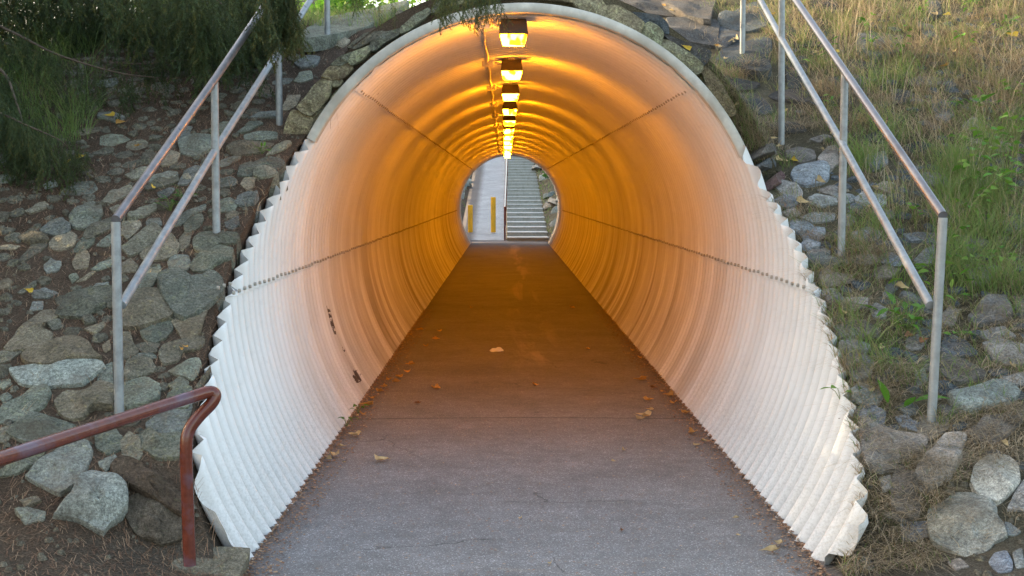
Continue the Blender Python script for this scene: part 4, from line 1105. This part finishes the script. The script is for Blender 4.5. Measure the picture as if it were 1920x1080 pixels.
# ------------------------------------------------------------------ fallen leaves and paper
def fallen(px, py, s, mat, desc, floor=False):
    if floor:
        d = ray(px, py); t = (.016 - CAM.z) / d.z; p = CAM + d * t; nn = Vector((0, 0, 1))
    else:
        p = hit(px, py); nn = hnorm(p.x, p.y); p = p + nn * .035
    rg = random.Random(int(px * 31 + py)); n = 11; V = [(0, 0, .004)]; Fs = []
    for ring in (.5, 1.0):
        for i in range(n):
            a = 2 * math.pi * i / n; r = s * ring * (1 + .22 * math.cos(3 * a) + .12 * rg.uniform(-1, 1)) * (1.25 if i == 0 and ring == 1 else 1)
            x_, y_ = r * math.cos(a) * 1.15, r * math.sin(a) * .8
            V.append((x_, y_, .004 + (y_ * y_ / s * 1.0 + abs(x_) * .18) * rg.uniform(.6, 1.3)))
    for i in range(n):
        j = (i + 1) % n; Fs.append((0, 1 + i, 1 + j)); Fs.append((1 + i, 1 + n + i, 1 + n + j)); Fs.append((1 + i, 1 + n + j, 1 + j))
    b = len(V); V += [(s * 1.3, -.001, .006), (s * 1.3, .001, .006), (s * 2.1, .002, .012), (s * 2.1, 0, .012)]; Fs += [(b, b + 1, b + 2), (b, b + 2, b + 3)]
    q = nn.to_track_quat('Z', 'Y').to_matrix() @ Matrix.Rotation(rg.uniform(0, 6.28), 3, 'Z') @ Matrix.Rotation(rg.uniform(-.3, .3) if floor else rg.uniform(-.7, .7), 3, 'X')
    o = mesh_np('fallen_leaf', [tuple(q @ Vector(v)) for v in V], np.array(Fs), mat, smooth=False); o.location = p
    o['category'] = 'leaf'; o['group'] = 'fallen leaves on the path' if floor else 'fallen leaves on the banks'; register(o, px, py, desc, 'leaf')
for (px, py, s, k) in [(788, 619, 3, 'o'), (817, 637, 3, 'o'), (769, 628, 3, 'o'), (770, 684, 4, 'o'), (765, 699, 4, 'o'), (750, 708, 4, 'o'), (742, 717, 4, 'o'), (728, 713, 3, 'o'), (818, 729, 4, 'o'), (1003, 723, 4, 'o'), (1210, 781, 6, 't'), (1199, 786, 4, 't'),
                       (1203, 713, 5, 'o'), (1215, 751, 4, 'o'), (1220, 769, 3, 't'), (1256, 742, 4, 'o'), (1262, 757, 4, 'o'), (1285, 775, 4, 'o'), (666, 817, 5, 't'), (715, 864, 6, 't'), (624, 855, 6, 't'), (616, 862, 4, 't'), (652, 800, 3, 't'), (690, 760, 5, 'o'), (680, 778, 4, 'o'), (668, 781, 3, 't'), (1170, 845, 3, 't'),
                       (1168, 996, 3, 'b'), (1446, 1034, 7, 't'), (1461, 1021, 6, 't'), (1299, 812, 5, 'o'), (1277, 742, 3, 'o'), (712, 735, 4, 'o'), (700, 748, 4, 'o'), (720, 726, 3, 'o'), (975, 973, 2, 't'), (884, 578, 2, 'o'), (1073, 578, 3, 'o'), (783, 757, 3, 'b'), (1150, 866, 2, 't'), (640, 838, 3, 't'), (645, 868, 2, 't'), (1320, 828, 3, 't'), (1305, 836, 3, 't'),
                       (1240, 735, 3, 'o'), (1225, 728, 3, 'b'), (1185, 658, 3, 'o'), (1200, 672, 3, 'o'), (1102, 655, 2, 'o'), (1380, 973, 3, 't'), (1384, 1005, 2, 't'), (1030, 1058, 2, 't'), (825, 622, 3, 'o'), (800, 650, 3, 'o')]:
    Y_ = 2659 * 1.55 / (py - 361); sm = s * 1.9 * Y_ / 2659
    fallen(px, py, sm, {'o': LF_O, 't': LF_T, 'b': LF_B}[k], {'o': 'small orange', 't': 'pale tan', 'b': 'dark brown'}[k] if s < 5 else {'o': 'large orange', 't': 'large pale tan', 'b': 'dark brown'}[k], True)
for (px, py, s, k) in [(60, 557, 7, 'y'), (286, 362, 6, 'y'), (1427, 10, 6, 't'), (1416, 25, 6, 't'), (1259, 28, 5, 't'), (1286, 94, 7, 'y'), (1350, 97, 5, 't'), (1382, 80, 6, 't'), (1372, 86, 6, 't'), (1470, 220, 8, 't'), (1610, 238, 8, 't'), (1500, 388, 10, 't'), (1455, 310, 9, 't'), (1488, 310, 6, 'y'), (1474, 312, 3, 't'),
                       (1535, 350, 9, 't'), (1450, 270, 5, 't'), (1686, 550, 10, 't'), (1650, 665, 7, 't'), (1581, 598, 6, 't'), (1880, 846, 9, 't'), (1530, 108, 6, 't'), (1537, 112, 6, 't'), (1570, 105, 5, 'y'), (1635, 398, 8, 't'), (1640, 362, 6, 't'), (1345, 94, 4, 'o'), (1562, 262, 8, 't'), (1660, 240, 6, 't'), (1752, 35, 6, 't'), (1775, 36, 6, 'y'), (1762, 50, 4, 't'), (1772, 133, 7, 'o'),
                       (1790, 105, 7, 't'), (1794, 125, 5, 't'), (1308, 130, 4, 'o'), (1245, 19, 4, 'o'), (1360, 119, 4, 't'), (1895, 700, 8, 't'), (1340, 175, 5, 't'), (1375, 195, 5, 't'), (1460, 285, 5, 't'), (1540, 290, 4, 't'), (1700, 640, 8, 'b'), (1725, 650, 8, 'b'), (1860, 365, 7, 'y'), (130, 315, 8, 'y'), (150, 305, 7, 'y'), (225, 240, 7, 'o'), (260, 285, 6, 'o'), (350, 664, 4, 'o'), (343, 668, 4, 'o'), (210, 228, 8, 'y'), (1898, 75, 9, 'y'), (1450, 35, 4, 'y'), (1632, 745, 7, 't')]:
    p = hit(px, py); sm = s * .92 * p.y / 2659
    fallen(px, py, sm, {'o': LF_O, 't': LF_T, 'b': LF_B, 'y': LF_Y}[k], {'o': 'small orange', 't': 'pale tan', 'b': 'dry brown', 'y': 'bright yellow'}[k])
# crumpled paper
PAPER = mat_simple('paper', (.75, .72, .68), .8, .2, 0, .1, 60, .5)
p = CAM + ray(930, 657) * ((.02 - CAM.z) / ray(930, 657).z); m = MB(); rg = random.Random(5); n = 12
V = [(0, 0, .03)] + [(.045 * math.cos(6.28 * i / n) * rg.uniform(.6, 1.2), .05 * math.sin(6.28 * i / n) * rg.uniform(.6, 1.2), .022 + rg.uniform(-.012, .016)) for i in range(n)] + [(.075 * math.cos(6.28 * i / n) * rg.uniform(.7, 1.2), .09 * math.sin(6.28 * i / n) * rg.uniform(.7, 1.2), rg.uniform(0, .01)) for i in range(n)]
m.add(V, [(0, 1 + i, 1 + (i + 1) % n) for i in range(n)] + [(1 + i, 1 + n + i, 1 + n + (i + 1) % n, 1 + (i + 1) % n) for i in range(n)])
o = m.build('crumpled_paper', PAPER); o.location = (p.x, p.y, .012); tag(o, 'scrap of crumpled white paper lying on the path inside the tunnel', 'litter')
# scattered debris along the wall feet
n = 9000; Y = 5.6 + 13 * rng.random(n) ** 1.3; s = np.where(rng.random(n) < .5, -1, 1); x = s * (halfw(.02) - .03 - .16 * rng.random(n) ** 3.0); a = rng.random(n) * 6.28; L = .004 + .011 * rng.random(n)
z = .014 + .01 * rng.random(n) - .012 * (x / 1.36) ** 2 + .002
dx, dy = np.cos(a) * L, np.sin(a) * L; sx, sy = -np.sin(a) * L * .3, np.cos(a) * L * .3
V = np.stack([np.stack([x - sx, Y - sy, z], 1), np.stack([x + sx, Y + sy, z + .003], 1), np.stack([x + dx + sx, Y + dy + sy, z + .004], 1), np.stack([x + dx - sx, Y + dy - sy, z], 1)], 1).reshape(-1, 3)
tag(mesh_np('leaf_debris', V, np.arange(4 * n).reshape(-1, 4), LITTER, attr=.3 + .7 * rng.random(n)), 'crumbled leaf debris along both wall feet of the path', 'debris', kind='stuff')
n = 1500; Y = rng.uniform(5.2, 9.5, n); x = rng.uniform(-1.15, 1.15, n); a = rng.random(n) * 6.28; L = .004 + .009 * rng.random(n); z = .002 + .012 * (1 - (x / 1.36) ** 2) + .003
dx, dy = np.cos(a) * L, np.sin(a) * L; sx, sy = -np.sin(a) * L * .3, np.cos(a) * L * .3
V = np.stack([np.stack([x - sx, Y - sy, z], 1), np.stack([x + sx, Y + sy, z], 1), np.stack([x + dx + sx, Y + dy + sy, z + .001], 1), np.stack([x + dx - sx, Y + dy - sy, z + .001], 1)], 1).reshape(-1, 3)
tag(mesh_np('path_grit', V, np.arange(4 * n).reshape(-1, 4), LITTER, attr=.3 + .7 * rng.random(n)), 'crumbs of leaf and grit on the near path', 'grit', kind='stuff')

# ------------------------------------------------------------------ spruces
def branchlet(seed, nt=13, nn=44, wn=.0055):
    """hanging spray, unit length along -Z; returns triangles (k,3,3) and tint (k,)"""
    rg = np.random.default_rng(seed); T = []; tint = []
    def needles(p0, p1, n, L):
        d = p1 - p0; ln = np.linalg.norm(d); d = d / ln
        t = rg.random(n); pos = p0 + np.outer(t * ln, d)
        r = rg.normal(size=(n, 3)); r -= np.outer(r @ d, d); r /= np.linalg.norm(r, axis=1)[:, None]
        dirn = r * .75 + d * .65; side = np.cross(dirn, rg.normal(size=(n, 3))); side /= np.linalg.norm(side, axis=1)[:, None]
        Ls = L * (.7 + .6 * rg.random(n))[:, None]
        T.append(np.stack([pos - side * wn, pos + side * wn, pos + dirn * Ls], 1)); tint.append(np.clip(rg.random() * .75 + .25 * t + .12 * rg.random(n), 0, .98))
    p = np.zeros(3); sw = rg.normal(size=2) * .08
    path = [np.array([sw[0] * t * t, sw[1] * t * t, -t]) for t in np.linspace(0, 1, 6)]
    for a, b in zip(path[:-1], path[1:]): needles(a, b, 26, .036)
    for i in range(nt):
        t = (i + .5) / nt; k = min(int(t * 5), 4); p0 = path[k] + (path[k + 1] - path[k]) * (t * 5 - k)
        az = rg.random() * 6.28; L = .34 * (1 - .6 * t) * (.7 + .6 * rg.random()); d = np.array([math.cos(az), math.sin(az), -rg.uniform(.9, 2.4)]); d /= np.linalg.norm(d)
        needles(p0, p0 + d * L, nn, .034)
    return np.concatenate(T), np.concatenate(tint)
TPL = [branchlet(s) for s in range(6)]
TPLC = [branchlet(s, 9, 14, .014) for s in range(6)]
def place_sprays(specs, tpl=TPL):
    """specs: (pos, length, tiltdir(2), dry)"""
    Vs, Ts = [], []
    for i, (p, L, tl, k) in enumerate(specs):
        T, ti = tpl[i % 6]; a = rng.random() * 6.28; c, s = math.cos(a), math.sin(a)
        Q = T.reshape(-1, 3) @ np.array([[c, s, 0], [-s, c, 0], [0, 0, 1]]); wsc = .85 * L ** .9
        Q = Q * np.array([wsc, wsc, L]); Q[:, 0] += -Q[:, 2] * tl[0]; Q[:, 1] += -Q[:, 2] * tl[1]
        Vs.append(Q + np.array(p)); Ts.append(np.clip(ti * k * .75 + .38 * rng.random() ** 1.8, 0, .98))
    V = np.concatenate(Vs); return V, np.arange(len(V)).reshape(-1, 3), np.concatenate(Ts)
def catmull(pts, n=10): return smooth_path([Vector(p) for p in pts], n)
tree = empty('spruce_tree', (-5.3, 11.2, 2.1)); tag(tree, 'dark spruce at the upper left whose drooping branches hang over the bank and rim', 'tree')
TB = np.array([-5.3, 11.2, 2.1])
def crown_mesh(name, H_, Rb, seed, nsp, parent, tpl, z0=.3, Ls=.75):
    rg = np.random.default_rng(seed); sp = []
    for i in range(nsp):
        t = rg.random() ** 1.25; z = z0 + t * (H_ - z0); r = Rb * (1 - t) ** .8 * math.sqrt(.06 + .94 * rg.random()); a = rg.random() * 6.28
        sp.append(((r * math.cos(a), r * math.sin(a), z + .25 * (Rb - r)), Ls * (.6 + .8 * rg.random()) * (1 - .45 * t), (.25 * math.cos(a), .25 * math.sin(a)), 1.0))
    V, f, ti = place_sprays(sp, tpl); return mesh_np(name, V, f, NEEDLE, parent, attr=ti)
def trunk_mesh(name, H_, r0, parent, nb=60, Rb=2.4):
    m = MB(); m.tube([(0.03 * math.sin(k), .03 * math.cos(k * 1.3), -0.3 + (H_ + .3) * k / 12) for k in range(13)], [r0 * (1 - .93 * k / 12) for k in range(13)], 12)
    o = m.build(name, BARK, parent, smooth=True); rg = random.Random(3)
    m = MB()
    for i in range(nb):
        t = i / nb; z = .5 + t * (H_ - .8); a = i * 2.4; L = Rb * (1 - t) ** .8 * rg.uniform(.75, 1.0)
        m.tube([(0, 0, z), (math.cos(a) * L * .5, math.sin(a) * L * .5, z + .02), (math.cos(a) * L, math.sin(a) * L, z - .25)], [.03 * (1 - t) + .008, .018 * (1 - t) + .005, .004], 6)
    b = m.build('branches', BARK, parent, smooth=True); return o
trunk_mesh('trunk', 9.5, .19, tree)
crown_mesh('crown', 9.5, 2.3, 5, 1500, tree, TPLC)
# branches reaching into view: pixel polyline at a depth, spray length, density
BR = [([(-70, 15), (35, 66), (110, 103), (220, 136), (302, 146)], 9.3, .32, 26, .006, (20, 1)),
      ([(-70, -80), (150, -45), (320, 0), (430, 18), (540, 32), (585, 60), (620, 110)], 10.7, .40, 12, .005, 0),
      ([(-60, -170), (200, -130), (400, -90), (500, -50), (528, -30)], 8.35, .36, 24, .007, 0),
      ([(495, -60), (510, -30), (528, -22), (548, -28)], 8.35, .30, 40, .006, 0),
      ([(-110, 190), (-20, 205), (50, 235), (110, 262), (135, 285)], 8.3, .27, 34, .005, 0),
      ([(-90, 90), (0, 130), (30, 190), (50, 260)], 8.6, .36, 34, .007, 0),
      ([(-70, -30), (120, 0), (300, 10), (440, 40), (505, 75)], 10.6, .62, 46, .012, 0),
      ([(-70, -60), (150, -30), (330, -5), (440, 10), (520, 45)], 11.2, .70, 50, .012, 0),
      ([(-60, -90), (200, -80), (420, -60), (500, -40)], 10.2, .55, 40, .011, 0),
      ([(100, 0), (250, 40), (380, 50), (470, 70)], 10.8, .50, 44, .010, 0),
      ([(-60, 60), (100, 105), (250, 120), (370, 110)], 10.0, .42, 36, .008, 0),
      ([(300, 50), (400, 70), (500, 100)], 10.3, .36, 26, .008, 0),
      ([(180, -70), (350, -30), (420, 10)], 9.2, .48, 22, .006, 0),
      ([(430, -190), (650, -110), (800, -66), (880, -46), (925, -34)], 7.3, .20, 44, .006, 0),
      ([(430, -150), (560, -80), (680, -50), (720, -30)], 7.6, .16, 16, .005, 0)]
for bi, (poly, Yd, L, ns, rad, _) in enumerate(BR):
    P = catmull([at(a, b, Yd + .15 * math.sin(i * 1.7)) for i, (a, b) in enumerate(poly)], 9)
    n = len(P); m = MB(); m.tube(P, [rad * (1.9 - 1.5 * i / n) for i in range(n)], 7)
    br = m.build('branch', BARK, tree, smooth=True, loc=tuple(TB)); br.location = (0, 0, 0)
    sp = []
    for k in range(int(ns * (5.5 if Yd > 9.6 else 3.2))):
        t = .08 + .92 * rng.random(); q = P[min(int(t * (n - 1)), n - 1)]; j = rng.normal(size=3) * np.array([.03, .16, .03]) * (2.2 if Yd > 10 else 1)
        if Yd < 8.0 and t < .55: continue
        if bi == 3: t = .2 + .8 * t; q = P[min(int(t * (n - 1)), n - 1)]; j = j * np.array([.8, .3, .8])
        sp.append((np.array(q) + j - TB, L * (.55 + .75 * rng.random()), (rng.normal() * .14 + .05, rng.normal() * .14), 1.0 + .25 * (rng.random() < .2)))
    V, f, ti = place_sprays(sp); o = mesh_np('hanging_spray', V, f, NEEDLE, br, attr=ti)
# unseen spruces added at the left to block the sun at the mouth
shade = empty('spruce_tree', (-6.4, 8.6, .9)); tag(shade, 'added unseen spruce left of the frame, blocking sun from the tunnel mouth', 'tree', 'added sun blocking spruces')
trunk_mesh('trunk', 11, .22, shade, 60, 2.6); crown_mesh('crown', 11, 2.7, 9, 2300, shade, TPLC, z0=-.2, Ls=.95)
for (x, y, z, rz, s, lb) in ((-7.6, 5.6, .1, 1.1, .95, 'added sun blocking spruce nearest the camera, left of the path'), (-7.7, 12.5, .8, 2.2, 1.2, 'added sun blocking spruce behind the left bank'), (-9.6, 9.6, .5, 3.9, 1.15, 'large added spruce behind the sun blocking row')):
    o = shade.copy(); col.objects.link(o); o.location = (x, y, z); o.rotation_euler = (0, 0, rz); o.scale = (s, s, s); o['label'] = lb
    for ch in shade.children: c = ch.copy(); col.objects.link(c); c.parent = o

# ------------------------------------------------------------------ shrubs behind the banks and at the far end
def shrub(loc, rx, rz, n, ls, label, mat=LEAFG, ti=(.1, 1), group=None, sd=1, name='shrub', h=None):
    rg = np.random.default_rng(sd); e = empty(name, loc); tag(e, label, 'shrub', group)
    nc = max(6, n // 60); a = rg.normal(size=(nc, 3)); a /= np.linalg.norm(a, axis=1)[:, None]; cc = a * (rg.random((nc, 1)) ** .33) * np.array([rx, rx, rz]) * .8 + np.array([0, 0, rz])
    ci = rg.integers(0, nc, n); p = cc[ci] + rg.normal(size=(n, 3)) * rx * .14; d = rg.normal(size=(n, 3)); d /= np.linalg.norm(d, axis=1)[:, None]; s = np.cross(d, rg.normal(size=(n, 3))); s /= np.linalg.norm(s, axis=1)[:, None]
    L = ls * (.6 + .8 * rg.random((n, 1))); V = np.stack([p, p + d * L * .5 + s * L * .3, p + d * L, p + d * L * .5 - s * L * .3], 1).reshape(-1, 3)
    ctint = rg.random(nc); mesh_np('foliage', V, np.arange(4 * n).reshape(-1, 4), mat, e, attr=np.clip(ti[0] + (ti[1] - ti[0]) * (.5 * ctint[ci] + .5 * rg.random(n)), 0, 1))
    m = MB()
    for k in range(5):
        q = cc[k % nc]; m.tube([(0, 0, -.1), (q[0] * .4, q[1] * .4, q[2] * .5), tuple(q)], [.02 * rx + .004, .012 * rx + .003, .003], 6)
    m.build('stem', BARK, e, smooth=True); return e
def fz(x, y):
    return float(slope(y)) + (-.06 + max(0, -1.60 - x) * .75 if x < 0 else .10 + (x - 1.25) * .6)
for i, (x, y, r_, lb) in enumerate([(-2.05, 52, .32, 'grassy clump on the bank left of the far ramp'), (1.75, 58, .36, 'sunlit low shrub on the bank right of the staircase'), (1.95, 66, .5, 'dark shrub higher up beside the staircase'), (-2.4, 64, .5, 'shrub higher on the left far bank')]):
    shrub((x, y, fz(x, y)), r_, r_ * .75, 900, .09, lb, sd=60 + i, group='shrubs on the far banks', mat=LEAFG)
rs = random.Random(9)
fproto = []
for i in range(74):
    left = i % 2 == 0; y = rs.uniform(44.8, 72); x = -rs.uniform(1.75, 2.7) if left else rs.uniform(1.42, 2.6); r = rs.uniform(.2, .42)
    if len(fproto) < 5:
        P2 = [(r * math.cos(a) * rs.uniform(.8, 1.15), r * math.sin(a) * rs.uniform(.8, 1.15)) for a in np.linspace(0, 6.28, 7, endpoint=False)]
        V, Fs = build_stone(P2, (0, 0, 0), (1, 0, 0), (0, 1, 0), (0, 0, 1), .14, STP, .1, 500 + i); o = mesh_np('far_stone', V, Fs, STP, smooth=True); fproto.append(o)
    else: o = fproto[i % 5].copy(); col.objects.link(o)
    o.location = (x, y, fz(x, y) + .0); o.rotation_euler = (0, rs.uniform(.3, .6) * (1 if left else -1), rs.uniform(0, 6))
    tag(o, 'pale grey stone on the bank left of the far ramp' if left else 'pale grey stone on the bank right of the far staircase', 'stone', 'stones on the left far bank' if left else 'stones on the right far bank')
yy = rng.uniform(45, 74, 900); sd_ = np.where(rng.random(900) < .5, -1, 1); xx = np.where(sd_ < 0, -1.6 - .9 * rng.random(900), 1.27 + .9 * rng.random(900) ** 2)
zz = np.array([fz(a, b) for a, b in zip(xx, yy)]); blades('far_grass', np.stack([xx, yy, zz], 1), .1 + .2 * rng.random(900), np.full(900, .012), rng.random(900) * 6.28, .5 + rng.random(900), GRASS, .3 + .7 * rng.random(900), label='grass along both edges of the far ramp and stairs', cat='grass')
SH = [(-3.2, 18, 1.3, 1.3, 'broad green shrub behind the crest left of the tunnel'), (-1.0, 17.5, 1.9, 1.1, 'dense shrub behind the crest straight above the tunnel'), (-10.5, 24, .8, 2.6, 'big shrub in the distance beyond the left bank'), (-5.0, 23, 1.4, 2.2, 'tall shrub in the distance behind the left crest'), (-5.6, 17, 1.1, 1.0, 'sunlit shrub behind the spruce, nearest the left frame edge'), (-3.9, 16, 1.2, .9, 'green shrub behind the spruce branches'), (-2.9, 14.5, 2.0, .55, 'low bright shrub behind the top post of the left rail'), (-7.8, 19, 1.0, 1.5, 'yellowing tall shrub far behind the left bank'), (-1.9, 15.5, 2.4, .5, 'low shrub on the crest left of the tunnel'), (3.5, 15.5, 3.6, .8, 'shrub on the crest above the right bank'), (5.5, 16.5, 3.8, .9, 'shrub on the crest at the far right')]
for i, (x, y, z, r_, lb) in enumerate(SH):
    shrub((x, y, float(H(x, y)) - .05), r_, r_ * .8, 2600, .07, lb, sd=80 + i, group='shrubs on the bank crest', ti=(.2, 1))
finish_labels()
